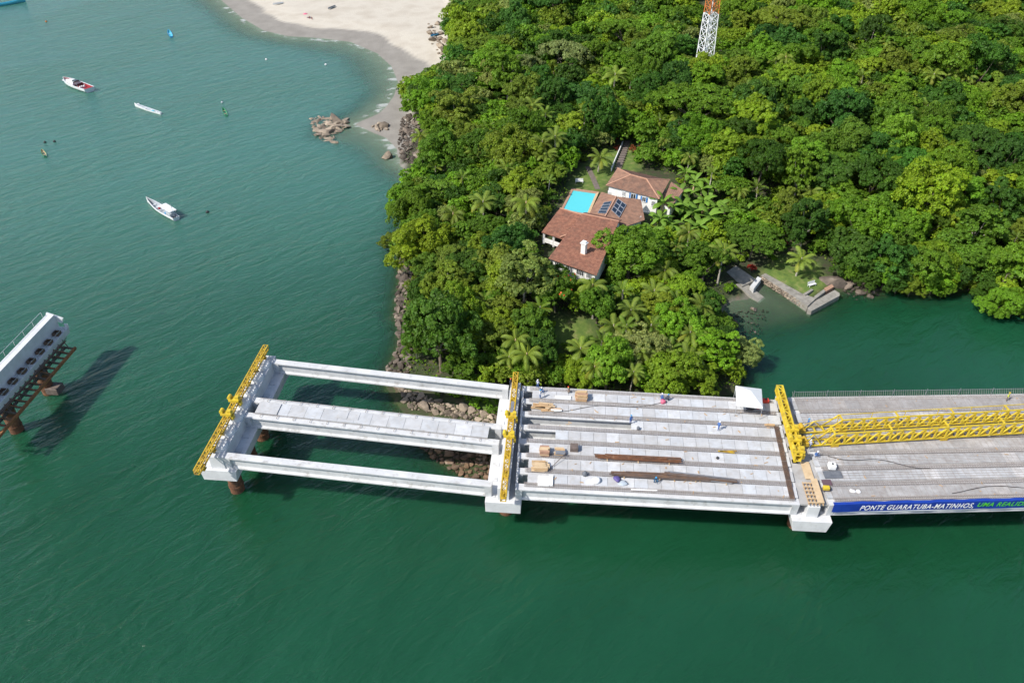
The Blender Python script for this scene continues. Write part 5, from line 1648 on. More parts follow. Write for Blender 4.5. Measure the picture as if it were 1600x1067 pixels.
# garden: bench, path, white rail wall, lamp
def bench(px_, py_, rz, label):
    t_ = empty('garden_bench', on_ground(px_, py_), rz, label, 'bench')
    for i in range(4): MB().box((0, -0.25 + i * 0.16, 0.47), (2.0, 0.13, 0.05)).build('seat_slat', M['white'], t_)
    for i in range(3): MB().box((0, 0.34 + i * 0.03, 0.62 + i * 0.17), (2.0, 0.05, 0.13)).build('back_slat', M['white'], t_)
    for sx in (-0.85, 0.85):
        for sy in (-0.25, 0.3): MB().box((sx, sy, 0.22), (0.09, 0.09, 0.46)).build('leg', M['white'], t_)
        MB().box((sx, 0.36, 0.75), (0.08, 0.06, 0.6)).build('back_post', M['white'], t_)
    return t_
bench(905, 286, 0.0, 'white slatted bench on the lawn behind the pool')
bench(1268, 448, 0.45, 'white slatted bench at the stone basin on the quay')
mb = MB()
pp = [on_ground(x, y) for x, y in ((918, 262), (926, 278), (934, 296))]
for i in range(2):
    a_, b_ = Vector(pp[i]), Vector(pp[i + 1]); mb.bar(a_ + Vector((0, 0, 0.0)), b_ + Vector((0, 0, 0.0)), 1.3, 0.12)
path_ = mb.build('path', M['path']); tag(path_, kind='structure')
stp = empty('garden_steps', on_ground(962, 250), 0, 'dark stone steps climbing past the cottage with a white rail wall', 'steps')
off = stp.location.copy()
sa, sb = Vector(on_ground(962, 268)), Vector(on_ground(978, 222))
for i in range(14):
    q = sa.lerp(sb, i / 13)
    MB().box((q.x - off.x + 0.4, q.y - off.y, q.z - off.z + 0.02), (1.5, 1.05, 0.3), 0.1).build('step', M['path'], stp)
ra, rb = Vector(on_ground(955, 269)), Vector(on_ground(973, 226))
rm = Vector(on_ground(961, 254))
for a_, b_ in ((ra, rm), (rm, rb)):
    MB().bar(a_ - off + Vector((0, 0, 0.5)), b_ - off + Vector((0, 0, 0.5)), 0.22, 1.0).build('rail_wall', M['white'], stp)

# ------------------------------------------------------------------ quay and slip
qt = empty('stone_quay', on_ground(1240, 450), 0, 'old stone quay with small walled basin below the lawn', 'quay')
off = qt.location.copy()
def slab_px(poly, z1, z0, name, mat_, parent, zpx=None):
    pts = [Vector(at(x, y, z1)) for x, y in poly]
    k = len(pts)
    return MB().raw([p - off for p in pts] + [Vector((p.x, p.y, z0)) - off for p in pts], [tuple(range(k)), tuple(range(2 * k - 1, k - 1, -1))] + [(i, (i + 1) % k, k + (i + 1) % k, k + i) for i in range(k)]).build(name, mat_, parent)
walk = [(1190, 430), (1196, 427), (1252, 458), (1275, 466), (1262, 478), (1256, 474)]
slab_px(walk, 1.45, -1.5, 'quay_wall', M['stone'], qt)
slab_px([(1262, 479), (1270, 472), (1304, 453), (1312, 458), (1312, 462), (1268, 486), (1262, 484)], 1.0, -1.5, 'quay_step', M['stone'], qt)
slab_px([(1272, 463), (1287, 452), (1290, 455), (1275, 466)], 1.55, -1.5, 'basin_wall', M['stone'], qt)
slab_px([(1255, 459), (1268, 451), (1271, 453), (1258, 461)], 1.75, -1.0, 'basin_wall', M['stone'], qt)
slab_px([(1288, 450), (1300, 444), (1303, 448), (1291, 455)], 1.4, -1.0, 'basin_wall', M['terracotta'], qt)
r = random.Random(5)
for i in range(46):        # facing stones on the water side of the wall
    f = i / 45
    p = Vector(at(1190, 432, 1.3)).lerp(Vector(at(1258, 474, 1.3)), f)
    for zz in (0.25, 0.75, 1.2):
        o = obj('facing_stone', ROCKS['rock_tan'][r.randrange(6)], qt)
        o.location = p - off + Vector((r.uniform(-.15, .15) - 0.1, -0.1 + r.uniform(-.1, .1), zz - 1.3)); o.scale = (r.uniform(.45, .7), r.uniform(.35, .5), r.uniform(.4, .55)); o.rotation_euler = (0, 0, r.uniform(0, 6))
sl = empty('boat_slip', on_ground(1170, 458), 0, 'stone boat slip with rubble bank beside the lawn', 'boat slip')
off = sl.location.copy()
def ramp_px(poly, zs, name, mat_):
    pts = [Vector(at(x, y, z)) for (x, y), z in zip(poly, zs)]
    k = len(pts)
    return MB().raw([p - off for p in pts] + [p - off - Vector((0, 0, 1.2)) for p in pts], [tuple(range(k)), tuple(range(2 * k - 1, k - 1, -1))] + [(i, (i + 1) % k, k + (i + 1) % k, k + i) for i in range(k)]).build(name, mat_, sl)
ramp_px([(1150, 444), (1163, 440), (1196, 466), (1186, 474)], (1.5, 1.5, -0.1, -0.1), 'ramp', M['stone'])
ramp_px([(1172, 447), (1184, 432), (1190, 435), (1178, 451)], (1.7, 1.7, 1.7, 1.7), 'cross_wall', M['concrete'])
ramp_px([(1135, 425), (1150, 415), (1182, 437), (1160, 447)], (2.2, 2.6, 1.7, 1.5), 'rubble_bank', M['stone'])
p = on_ground(1302, 442)
o = obj('boulder', ROCKS['rock'][1]); o.location = (p[0], p[1], 1.0); o.scale = (5.2, 4.0, 4.6); tag(o, 'big grey boulder behind the quay basin', 'boulder')

# ------------------------------------------------------------------ lattice tower
P8 = on_ground(1101.5, 89, 7.0)
scl8 = scale_at((P8[0], P8[1], P8[2] + 7))
wbase = 19.0 / scl8 / 2
tw = empty('lattice_tower', (P8[0], P8[1], P8[2] - 0.2), 0.35, 'red and white steel lattice tower rising from the forest', 'tower')
Htw = 46.0
def half(z): return wbase * (1 - 0.62 * max(z - 7, -7) / Htw)
lev = [0, 3.5, 7, 9.9, 12.6, 15.2, 17.6] + [17.6 + 2.05 * (i + 1) for i in range(13)]
cut = 7 + 63.0 / (scl8 * 0.955)
cs = [(-1, -1), (1, -1), (1, 1), (-1, 1)]
for li in range(len(lev) - 1):
    z0, z1 = lev[li], lev[li + 1]
    h0, h1 = half(z0), half(z1)
    mt_ = M['tower_white'] if (z0 + z1) / 2 < cut else (M['tower_orange'] if (z0 + z1) / 2 < cut + 13 else M['tower_white'])
    for k in range(4):
        a_, b_ = cs[k], cs[(k + 1) % 4]
        MB().bar((a_[0] * h0, a_[1] * h0, z0), (a_[0] * h1, a_[1] * h1, z1), 0.22).build('leg', mt_, tw)
        MB().bar((a_[0] * h0, a_[1] * h0, z0), (b_[0] * h1, b_[1] * h1, z1), 0.12).build('brace', mt_, tw)
        MB().bar((b_[0] * h0, b_[1] * h0, z0), (a_[0] * h1, a_[1] * h1, z1), 0.12).build('brace', mt_, tw)
        MB().bar((a_[0] * h1, a_[1] * h1, z1), (b_[0] * h1, b_[1] * h1, z1), 0.12).build('strut', mt_, tw)
MB().bar((0.2, 0.2, 0), (0.1, 0.1, lev[-1]), 0.25, 0.1).build('ladder', M['tower_white'], tw)

# ------------------------------------------------------------------ vegetation: prototypes
def unit(v):
    return v / (np.linalg.norm(v, axis=-1, keepdims=True) + 1e-9)
def leaf_quads(C, N, size, g, aspect=0.55, fold=0.12):
    """diamond leaves (clumps) at C facing N"""
    n = len(C)
    t = unit(np.cross(N, unit(g.normal(size=(n, 3)))))
    b_ = np.cross(N, t)
    s = size[:, None]
    V = np.stack([C - t * s * 0.5, C + b_ * s * aspect * 0.5 - N * s * fold, C + t * s * 0.5, C - b_ * s * aspect * 0.5 - N * s * fold], 1).reshape(-1, 3)
    return V, np.arange(4 * n).reshape(n, 4)
def sph(g, n):
    return unit(g.normal(size=(n, 3)))
def crown_np(seed, R, Hc, zc, nl, ns, per, lsz, kind):
    """two-level clumped crown: lobes carry sub-clumps, leaves sit on the sub-clump shells"""
    g = np.random.default_rng(seed)
    if kind == 'umbrella':
        ang = g.uniform(0, 2 * math.pi, nl); rad = R * np.sqrt(g.uniform(0.03, 0.9, nl))
        L_ = np.stack([np.cos(ang) * rad, np.sin(ang) * rad, zc + Hc * (0.55 - 0.75 * (rad / R) ** 2) + g.uniform(-.5, .5, nl)], 1)
        lr = np.stack([R * g.uniform(0.22, 0.36, nl), R * g.uniform(0.22, 0.36, nl), R * g.uniform(0.09, 0.14, nl)], 1)
    else:
        dv = sph(g, nl * 3); dv = dv[dv[:, 2] > -0.75][:nl]
        nl = len(dv)
        k = g.uniform(0.38, 0.92, nl)[:, None]
        L_ = dv * k * np.array([R, R, Hc]) + [0, 0, zc]
        f = {'round': (0.20, 0.42), 'loose': (0.16, 0.34), 'bush': (0.30, 0.5)}[kind]
        r0 = R * g.uniform(f[0], f[1], nl)
        lr = np.stack([r0, r0, r0 * (0.78 if kind != 'loose' else 0.6)], 1)
    Vs, Fs, Ts, nb = [], [], [], 0
    lt = g.uniform(0.80, 1.2, nl)
    for i in range(nl):
        sd = sph(g, ns)
        sd[:, 2] = np.where(sd[:, 2] < -0.35, -sd[:, 2], sd[:, 2])
        sc_ = L_[i] + sd * lr[i] * g.uniform(0.6, 0.95, ns)[:, None]
        sr = lr[i].mean() * g.uniform(0.26, 0.44, ns)
        cidx = np.repeat(np.arange(ns), per)
        d1 = unit(sph(g, ns * per) + sd[cidx] * 0.75 + np.array([0, 0, 0.25]))
        C = sc_[cidx] + d1 * sr[cidx][:, None] * g.uniform(0.7, 1.12, ns * per)[:, None] * np.array([1, 1, 0.8])
        # drop leaves buried in another lobe
        keep = np.ones(len(C), bool)
        for j in range(nl):
            if j != i:
                q = (C - L_[j]) / lr[j]
                keep &= (q * q).sum(1) > 0.42
        C, d2, ci = C[keep], d1[keep], cidx[keep]
        if not len(C): continue
        N = unit(d2 * 0.9 + g.normal(size=C.shape) * 0.42 + np.array([0, 0, 0.35]))
        V, Fq = leaf_quads(C, N, lsz * g.uniform(0.65, 1.3, len(C)), g, 0.62)
        st = g.uniform(0.86, 1.14, ns)
        bri = lt[i] * st[ci] * g.uniform(0.78, 1.22, len(C))
        hue = g.normal(0, 0.06, len(C))
        T = np.stack([bri * (1 + hue), bri, bri * (1 - hue)], 1)
        Vs.append(V); Fs.append(Fq + nb); Ts.append(np.repeat(T, 4, 0)); nb += len(V)
    return np.concatenate(Vs), np.concatenate(Fs), np.concatenate(Ts), L_
def trunk_mesh(seed, L_, zc, r0, mat_):
    g = random.Random(seed)
    mb = MB()
    fork = Vector((g.uniform(-.3, .3), g.uniform(-.3, .3), zc * 0.52))
    mb.chain([(0, 0, -1.0), (fork.x * .4, fork.y * .4, zc * .25), fork], [r0 * 1.3, r0, r0 * .8])
    for k in list(range(len(L_)))[::max(1, len(L_) // 7)]:
        e = Vector(L_[k]); m_ = fork.lerp(e, 0.5) + Vector((0, 0, -0.3))
        mb.chain([fork, m_, e], [r0 * .55, r0 * .35, r0 * .12], 5)
    return mb.mesh('trunk', mat_)
PROTO = {}
def proto(key, n, R, Hc, zc, nl, ns, per, lsz, kind, r0=0.22, bark='bark'):
    PROTO[key] = []
    for i in range(n):
        V, Fq, T, L_ = crown_np(hash_(key) + i * 17, R, Hc, zc, nl, ns, per, lsz, kind)
        PROTO[key].append((mesh_np('crown', V, Fq, M['leaf'], tint=T), trunk_mesh(hash_(key) + i, L_, zc, r0, M[bark]), R, zc, (V, Fq, T)))
def hash_(s): return sum(ord(c) * (i + 3) for i, c in enumerate(s))
proto('round', 5, 4.8, 4.0, 5.0, 24, 22, 48, 0.37, 'round')
proto('fine', 3, 4.8, 3.8, 4.8, 32, 22, 46, 0.31, 'round')
proto('umbrella', 3, 5.6, 2.2, 7.0, 44, 16, 44, 0.34, 'umbrella')
proto('loose', 3, 4.2, 3.9, 5.0, 38, 16, 36, 0.35, 'loose', 0.16, 'pale_bark')
proto('bush', 3, 2.0, 1.5, 1.5, 9, 12, 22, 0.38, 'bush', 0.09)

GREEN = {'dark green': (0.056, 0.128, 0.012), 'mid green': (0.108, 0.208, 0.015), 'bright green': (0.145, 0.285, 0.016), 'yellow-green': (0.210, 0.315, 0.018),
         'olive green': (0.155, 0.222, 0.020), 'pale grey-green': (0.215, 0.270, 0.065), 'deep bluish green': (0.058, 0.155, 0.018)}
SHAPE = {'round': 'dense round-crowned tree', 'fine': 'fine-leaved round tree', 'umbrella': 'flat umbrella-crowned tree', 'loose': 'open-crowned loose tree', 'bush': 'low bush'}
def region(x, y, px_, py_):
    if px_ > 1290 and py_ > 250: return 'on the bank overhanging the green cove'
    if py_ < 150 and px_ > 960: return 'in the forest around the lattice tower'
    if px_ < 960 and py_ < 250: return 'on the slope behind the beach'
    if py_ > 405 and px_ < 1200: return 'on the headland between house and bridge'
    if px_ < 850: return 'on the headland between the bay and the pool'
    return 'on the hillside above the house'
def tree(kind, x, y, R, colname, g, label=None, col=None, zscale=None, z=None):
    PR = PROTO[kind]
    cm, tm, R0, zc, _ = PR[g.randrange(len(PR))]
    s_ = R / R0
    zz = float(terr(x, y)) if z is None else z
    px_, py_ = proj((x, y, zz + zc * s_))
    c = col or GREEN[colname]
    v = g.uniform(0.82, 1.2)
    lb = label or f'{colname} {SHAPE[kind]} {region(x, y, px_, py_)}'
    t = empty('bush' if kind == 'bush' else 'broadleaf_tree', (x, y, max(zz, -0.3) - 0.1), g.uniform(0, 6.28), lb, 'bush' if kind == 'bush' else 'tree', None if label else lb.split(' ', 1)[0] + ' ' + SHAPE[kind] + 's ' + region(x, y, px_, py_), (s_ * g.uniform(0.82, 1.2), s_ * g.uniform(0.82, 1.2), zscale or s_ * g.uniform(0.8, 1.35)))
    t.rotation_euler.x, t.rotation_euler.y = g.uniform(-.13, .13), g.uniform(-.13, .13)
    o = obj('trunk', tm, t)
    o = obj('crown', cm, t)
    o.color = (c[0] * v * g.uniform(0.92, 1.1), c[1] * v, c[2] * v * g.uniform(0.8, 1.3), 1)
    return t
# palms
def frond_mesh(seed, Lf, droop, wid, n=26, stiff=0.3, lsag=0.5):
    """arched rachis along +x with hanging leaflets"""
    g = np.random.default_rng(seed)
    V, Fq, T = [], [], []
    def P(f):
        return np.array([Lf * (f - 0.28 * droop * f ** 3), 0, Lf * (stiff * f - droop * f ** 2.2 * 0.85)])
    for i in range(n):
        f = 0.08 + 0.92 * i / (n - 1)
        p = P(f); dn = unit(P(min(f + .03, 1.03)) - P(f - .03))
        wl_ = wid * (math.sin(math.pi * min(1, 0.12 + f * 0.86)) ** 0.6) * g.uniform(0.85, 1.1)
        for sgn in (-1, 1):
            tip = p + np.array([dn[0] * wl_ * 0.55, sgn * wl_ * 0.85, -lsag * wl_ + dn[2] * wl_ * .4])
            md = p * 0.5 + tip * 0.5 + np.array([0, 0, 0.10 * wl_])
            hw = dn * (Lf / n * 0.34)
            k = len(V)
            V += [p - hw, p + hw, md + hw * 1.0, md - hw * 1.0, tip]
            Fq += [(k, k + 1, k + 2, k + 3), (k + 3, k + 2, k + 4, k + 4)]
            b_ = g.uniform(0.8, 1.2); T += [(b_ * 1.02, b_, b_)] * 5
    # rachis
    m_ = 7
    for i in range(m_):
        f0, f1 = i / m_, (i + 1) / m_
        a_, b_ = P(f0), P(f1); w_ = 0.06 * (1 - f0 * .8)
        k = len(V)
        V += [a_ + [0, w_, .02], a_ + [0, -w_, .02], b_ + [0, -w_ * .8, .02], b_ + [0, w_ * .8, .02]]
        Fq.append((k, k + 1, k + 2, k + 3)); T += [(1.5, 1.25, 0.9)] * 4
    V = np.array(V, np.float32); T = np.array(T)
    me_ = bpy.data.meshes.new('frond')
    me_.from_pydata([tuple(v) for v in V], [], [tuple(dict.fromkeys(q)) for q in Fq])
    a = me_.attributes.new('tint', 'FLOAT_COLOR', 'POINT')
    tt = np.ones((len(V), 4), np.float32); tt[:, :3] = T
    a.data.foreach_set('color', tt.ravel())
    me_.materials.append(M['leaf'])
    return me_
FR = {'feather': [frond_mesh(i, 3.6, 0.85, 0.75, 42, 0.55, 0.95) for i in range(3)], 'coconut': [frond_mesh(9 + i, 3.8, 0.62, 0.85, 38, 0.5, 0.4) for i in range(3)], 'short': [frond_mesh(20 + i, 2.8, 0.6, 0.66, 32, 0.75, 0.35) for i in range(3)]}
PALMC = {'feather': (0.175, 0.250, 0.032), 'coconut': (0.185, 0.265, 0.040), 'short': (0.130, 0.215, 0.028)}
def palm(px_, py_, kind, hgt_, label, g, group='palms among the trees', scale=1.0, nf=None, col=None):
    x, y, z = on_ground(px_, py_, hgt_ * scale)
    t = empty('palm_tree', (x, y, z - 0.1), g.uniform(0, 6.28), label, 'palm', group, scale)
    bend = (g.uniform(-.5, .5), g.uniform(-.5, .5))
    PALMS.append(np.array([x, y, z + hgt_ * scale]))
    tm = MB().chain([(0, 0, -.5), (bend[0] * .3, bend[1] * .3, hgt_ * .4), (bend[0], bend[1], hgt_)], [0.22, 0.16, 0.14], 7).build('trunk', M['pale_bark'], t)
    n = nf or {'feather': 15, 'coconut': 15, 'short': 11}[kind]
    c = col or PALMC[kind]
    v = g.uniform(0.85, 1.2)
    for i in range(n):
        f = obj('frond', FR[kind][i % 3], t)
        f.location = (bend[0], bend[1], hgt_)
        lift = (0.55 - 1.15 * (i / n)) + g.uniform(-.15, .15)
        f.rotation_euler = (g.uniform(-.25, .25), -lift, i * 2.399 + g.uniform(-.2, .2))
        k = g.uniform(0.85, 1.15) * v
        f.color = (c[0] * k * (1.25 if i > n - 3 else 1), c[1] * k, c[2] * k, 1)
    MB().tube((bend[0], bend[1], hgt_ - .6), (bend[0], bend[1], hgt_ + .5), 0.2, 7, 0.07).build('crownshaft', M['ply'] if kind == 'feather' else M['pale_bark'], t)
    return t
PALMS = []
g = random.Random(21)
palms = [(755, 318, 'coconut', 7, 1.15), (822, 318, 'feather', 7, 1.25), (706, 335, 'feather', 6, 1.15), (690, 318, 'short', 4, 1.0), (843, 222, 'coconut', 8, 1.1), (868, 215, 'coconut', 8.5, 1.1), (856, 240, 'coconut', 7, 1.0),
         (936, 246, 'coconut', 3.5, 1.15), (792, 262, 'coconut', 6, 1.0), (742, 238, 'coconut', 6, 1.0), (770, 248, 'short', 5, 1.0), (728, 140, 'short', 6, 1.1), (960, 118, 'coconut', 8, 1.3), (985, 130, 'short', 7, 1.2),
         (832, 165, 'coconut', 7, 1.1), (851, 180, 'short', 6, 1.1), (1078, 364, 'feather', 8.5, 1.0), (1166, 140, 'short', 7, 1.2), (1228, 92, 'feather', 8, 1.2), (1180, 60, 'short', 7, 1.1), (1215, 98, 'short', 7, 1.1),
         (1432, 178, 'coconut', 7, 1.1), (1448, 165, 'short', 7, 1.1), (1495, 112, 'coconut', 7, 1.15), (1510, 122, 'feather', 7, 1.0), (1478, 178, 'short', 6, 1.1), (1186, 295, 'short', 5, 1.1), (1030, 188, 'short', 6, 1.0),
         (930, 446, 'feather', 7, 1.1), (1042, 424, 'feather', 6.5, 1.1), (1025, 455, 'coconut', 6, 1.0), (958, 508, 'coconut', 5.5, 1.0), (982, 485, 'coconut', 6, 1.0), (1060, 470, 'short', 6, 1.0), (905, 545, 'coconut', 5, .95),
         (826, 555, 'feather', 6, 1.1), (845, 480, 'short', 5, 1.0), (940, 535, 'short', 5, 1.0), (1000, 545, 'coconut', 5, 1.0), (1075, 520, 'coconut', 6, 1.0), (1050, 548, 'short', 5, 1.0), (1250, 405, 'coconut', 4.2, 1.05),
         (725, 195, 'feather', 6, 1.0), (680, 262, 'short', 5, 1.0), (765, 200, 'short', 6, 1.0), (1095, 480, 'coconut', 5.5, 1.0), (1020, 510, 'short', 5, 1.0), (1265, 480 - 180, 'feather', 6, 1.0), (1350, 120, 'short', 7, 1.0), (975, 455, 'short', 6, 1.0)]
PL = {'feather': 'drooping feather palm', 'coconut': 'spreading palm with arched fronds', 'short': 'small dark understory palm'}
for x, y, k, hh, s_ in palms:
    px_, py_ = x, y
    lb = {(1078, 364): 'tall slim palm with bare pale trunk beside the banana grove', (936, 246): 'low coconut palm on the lawn beside the steps', (1250, 405): 'leaning coconut palm on the small quay lawn'}.get((x, y))
    palm(x, y, k, hh, lb or f'{PL[k]} {region(0, 0, px_, py_)}', g, None if lb else f'{PL[k]}, set {region(0, 0, px_, py_)}', s_)
gp = random.Random(5)
fm = np.array([(700, 20), (700, 100), (640, 150), (660, 260), (620, 330), (660, 420), (650, 580), (1120, 600), (1120, 450), (1180, 390), (1310, 420), (1590, 470), (1590, 10)], float)
no = np.array([(840, 420), (840, 360), (890, 270), (930, 225), (1010, 215), (1080, 265), (1130, 330), (1010, 360), (940, 445)], float)
cnt = 0
while cnt < 34:
    x, y = gp.uniform(620, 1590), gp.uniform(15, 585)
    if x > 1180 and gp.random() < 0.45: continue
    if not inside(np.array([[x, y]]), fm)[0] or inside(np.array([[x, y]]), no)[0]: continue
    if any((x - a_[0]) ** 2 + (y - a_[1]) ** 2 < 22 ** 2 for a_ in palms): continue
    if 1130 < x < 1320 and y > 380: continue
    k = gp.choice(['short', 'coconut', 'feather', 'short', 'coconut'])
    q_ = on_ground(x, y, 6.5)
    if float(bil(SG, q_[0], q_[1])) < 2.5: continue
    palms.append((x, y, k, 6, 1)); cnt += 1
    palm(x, y, k, gp.uniform(5.5, 8), f'{PL[k]} {region(0, 0, x, y)}', gp, f'{PL[k]}, set {region(0, 0, x, y)}', gp.uniform(0.65, 1.15))
# bananas
def banana_leaf(seed):
    gg = np.random.default_rng(seed)
    n = 9; V, Fq = [], []
    Lf = 2.6
    for i in range(n):
        f = i / (n - 1)
        x = Lf * (f - 0.15 * f ** 3); z = Lf * (0.55 * f - 0.62 * f ** 2.2)
        w_ = 0.40 * math.sin(math.pi * min(1, 0.06 + f * 0.93)) ** 0.55 * gg.uniform(.88, 1.08)
        if i == n - 1: w_ = 0.03
        if f < 0.12: w_ = 0.06
        V += [(x, -w_, z - w_ * .35), (x, 0, z), (x, w_, z - w_ * .35)]
    for i in range(n - 1):
        a_ = 3 * i
        Fq += [(a_, a_ + 3, a_ + 4, a_ + 1), (a_ + 1, a_ + 4, a_ + 5, a_ + 2)]
    T = np.repeat(gg.uniform(.9, 1.1, (len(V), 1)), 3, 1)
    return mesh_np('leaf', np.array(V), np.array(Fq), M['leaf'], tint=T)
BL = [banana_leaf(i) for i in range(3)]
for i, (x, y) in enumerate(((1085, 285), (1062, 305), (1100, 318), (1050, 325), (1032, 345), (1112, 296), (1082, 338), (1048, 356), (1120, 328), (1160, 338), (1200, 345), (1072, 272), (1096, 300), (1068, 325), (1035, 322), (1105, 345), (1020, 362), (1090, 360), (1140, 335))):
    P_ = on_ground(x, y, 3.0)
    s_ = g.uniform(1.3, 1.7)
    t = empty('banana_plant', P_, g.uniform(0, 6.28), 'banana plant with broad arching leaves beside the cottage' if x < 1130 else 'banana plant with broad arching leaves on the open slope above the slip', 'banana plant', 'banana plants beside the cottage' if x < 1130 else 'banana plants above the slip', s_)
    MB().chain([(0, 0, -.4), (0, 0, 1.2), (0.05, 0, 2.4)], [0.2, 0.15, 0.1], 7).build('stem', M['ply'], t)
    for k in range(9):
        f = obj('leaf', BL[k % 3], t); f.location = (0.05, 0, 2.3)
        f.rotation_euler = (g.uniform(-.3, .3), -(0.65 - 0.13 * k) + g.uniform(-.15, .15), k * 2.399)
        q = g.uniform(0.8, 1.25); f.color = (0.17 * q, 0.30 * q, 0.04 * q, 1)

# ------------------------------------------------------------------ vegetation: placing
mask_px = np.array([(692, -90), (692, 0), (686, 40), (698, 62), (692, 95), (655, 118), (618, 132), (622, 168), (655, 190), (655, 225), (655, 255), (622, 275), (590, 310), (592, 345), (576, 382), (606, 402), (630, 405), (638, 432), (632, 470), (628, 500),
                    (634, 545), (628, 568), (642, 586), (700, 594), (800, 603), (830, 606), (1130, 615), (1184, 590), (1184, 545), (1160, 518), (1135, 490), (1120, 440), (1140, 415), (1185, 395), (1250, 385), (1300, 415), (1320, 440), (1410, 445), (1420, 468), (1470, 466), (1530, 452), (1542, 482), (1600, 497), (1760, 505), (1760, -90)], float)
ex = [np.array(p, float) for p in ([(844, 362), (874, 322), (893, 290), (884, 275), (905, 258), (935, 240), (970, 216), (988, 222), (992, 258), (1048, 274), (1070, 300), (1040, 332), (1005, 350), (982, 356), (972, 378), (938, 436), (900, 428), (852, 412), (846, 384)],
                                   [(1133, 420), (1160, 400), (1215, 395), (1285, 415), (1312, 440), (1312, 470), (1262, 492), (1180, 480), (1133, 470)], [(876, 508), (912, 508), (912, 524), (876, 522)], [(1092, 88), (1116, 88), (1122, -40), (1103, -40)])]
ban = np.array([(1020, 350), (1060, 265), (1110, 280), (1130, 330), (1080, 365)], float)
circ = np.array([(math.cos(a), math.sin(a)) for a in np.linspace(0, 2 * math.pi, 12, endpoint=False)])
SV = np.array(to_sun)
CP = np.array([0, 0, CAMH])
SUNNY = [np.array(at(x_, y_, z_)) for x_, y_, z_ in ((890, 306, 9.2), (915, 306, 9.2), (905, 322, 9.2), (885, 322, 9.2), (925, 300, 9.2), (870, 350, 12.5), (880, 390, 12.5), (915, 370, 13), (960, 320, 13), (985, 285, 13.5), (1240, 430, 1.7), (1220, 420, 1.7), (892, 515, 6))]
PQ = np.array(PALMS); PD = unit(CP - PQ); SQ = np.array(SUNNY)
placed = []      # x, y, R
def fits(x, y, R, kind, strict=True):
    zc = PROTO[kind][0][3] * R / PROTO[kind][0][2]
    z = float(terr(x, y))
    c = np.array(proj((x, y, z + zc)))
    s_ = scale_at((x, y, z + zc))
    rp = R * s_
    pts = np.vstack([c[None], c + circ * rp * np.array([0.92, 0.72]), c + circ * rp * np.array([0.5, 0.4])])
    if not inside(pts, mask_px).mean() > 0.93: return None
    for e in ex:
        if inside(pts, e).any(): return None
    if strict and inside(pts, ban).any(): return None
    cc_ = np.array([x, y, z + zc])
    w_ = cc_ - PQ
    t_ = (w_ * PD).sum(1)
    if ((t_ > -1.5) & (np.linalg.norm(w_ - PD * t_[:, None], axis=1) < R * 0.72 + 1.0)).any(): return None
    w_ = cc_ - SQ
    if (np.linalg.norm(w_ - SV * np.maximum(w_ @ SV, 0)[:, None], axis=1) < R * 1.05).any(): return None
    return c, rp
keys = [  # px of crown centre, radius m, shape, colour, label
    (985, 402, 6.8, 'fine', 'bright green', 'large bright green dome-shaped tree covering the corner of the house roof'),
    (1157, 556, 3.1, 'fine', 'pale grey-green', 'rounded grey-green shrub tree at the water beside the bridge'),
    (1096, 588, 3.6, 'round', 'yellow-green', 'bright yellow-green tree against the shore-side deck edge'),
    (640, 330, 5.6, 'fine', 'mid green', 'wide green tree overhanging the bay past the rock bank'),
    (607, 372, 2.6, 'loose', 'olive green', 'small drooping tree reaching out over the bay'),
    (880, 88, 8.0, 'umbrella', 'pale grey-green', 'wide pale grey-green umbrella tree on the slope behind the beach'),
    (790, 196, 4.4, 'round', 'yellow-green', 'vivid yellow-green tree with big rounded clumps behind the beach'),
    (868, 456, 4.6, 'round', 'mid green', 'green tree with orange-red flowers in front of the house'),
    (1088, 152, 9.5, 'umbrella', 'mid green', 'huge dark spreading tree below the lattice tower'),
    (1272, 214, 4.8, 'round', 'yellow-green', 'light yellow-green clumped tree on the hillside right of the banana grove'),
    (698, 440, 6.0, 'loose', 'olive green', 'large feathery olive tree above the rock bank'),
    (1345, 355, 6.5, 'round', 'bright green', 'big rounded green tree above the quay boulder'),
    (1440, 420, 5.4, 'round', 'mid green', 'dense tree hanging low over the green cove'),
    (1565, 470, 4.0, 'fine', 'bright green', 'bright green tree at the cove corner leaning over the water'),
    (1105, 262, 3.2, 'fine', 'pale grey-green', 'pale grey-green round tree above the banana grove'),
    (935, 190, 6.0, 'round', 'deep bluish green', 'dense bluish green tree behind the lawn'),
    (665, 150, 4.6, 'fine', 'dark green', 'dark tree at the forest corner over the sand spit'),
    (620 + 30, 560 - 20, 3.0, 'loose', 'mid green', 'loose tree leaning over the rock bank near the bridge')]
g = random.Random(78)
for x, y, R, kind, cn, lb in keys:
    zc = PROTO[kind][0][3] * R / PROTO[kind][0][2]
    p = on_ground(x, y, zc)
    t = tree(kind, p[0], p[1], R, cn, g, lb)
    placed.append((p[0], p[1], R))
    if 'orange-red' in lb:
        gg = np.random.default_rng(3)
        V0 = PROTO['round'][0][4][0]
        sel = V0[gg.choice(len(V0), 130)]; sel = sel[sel[:, 2] > 5.6]
        V, Fq = leaf_quads(sel * 1.02, unit(gg.normal(size=sel.shape) + [0, 0, 1.5]), np.full(len(sel), 0.5), gg, 0.9)
        fo = obj('flowers', mesh_np('flowers', V, Fq, mat('flower', (0.62, 0.10, 0.02), (0.5, 0.06, 0.02), 0.6, 2)), t, kind='stuff')
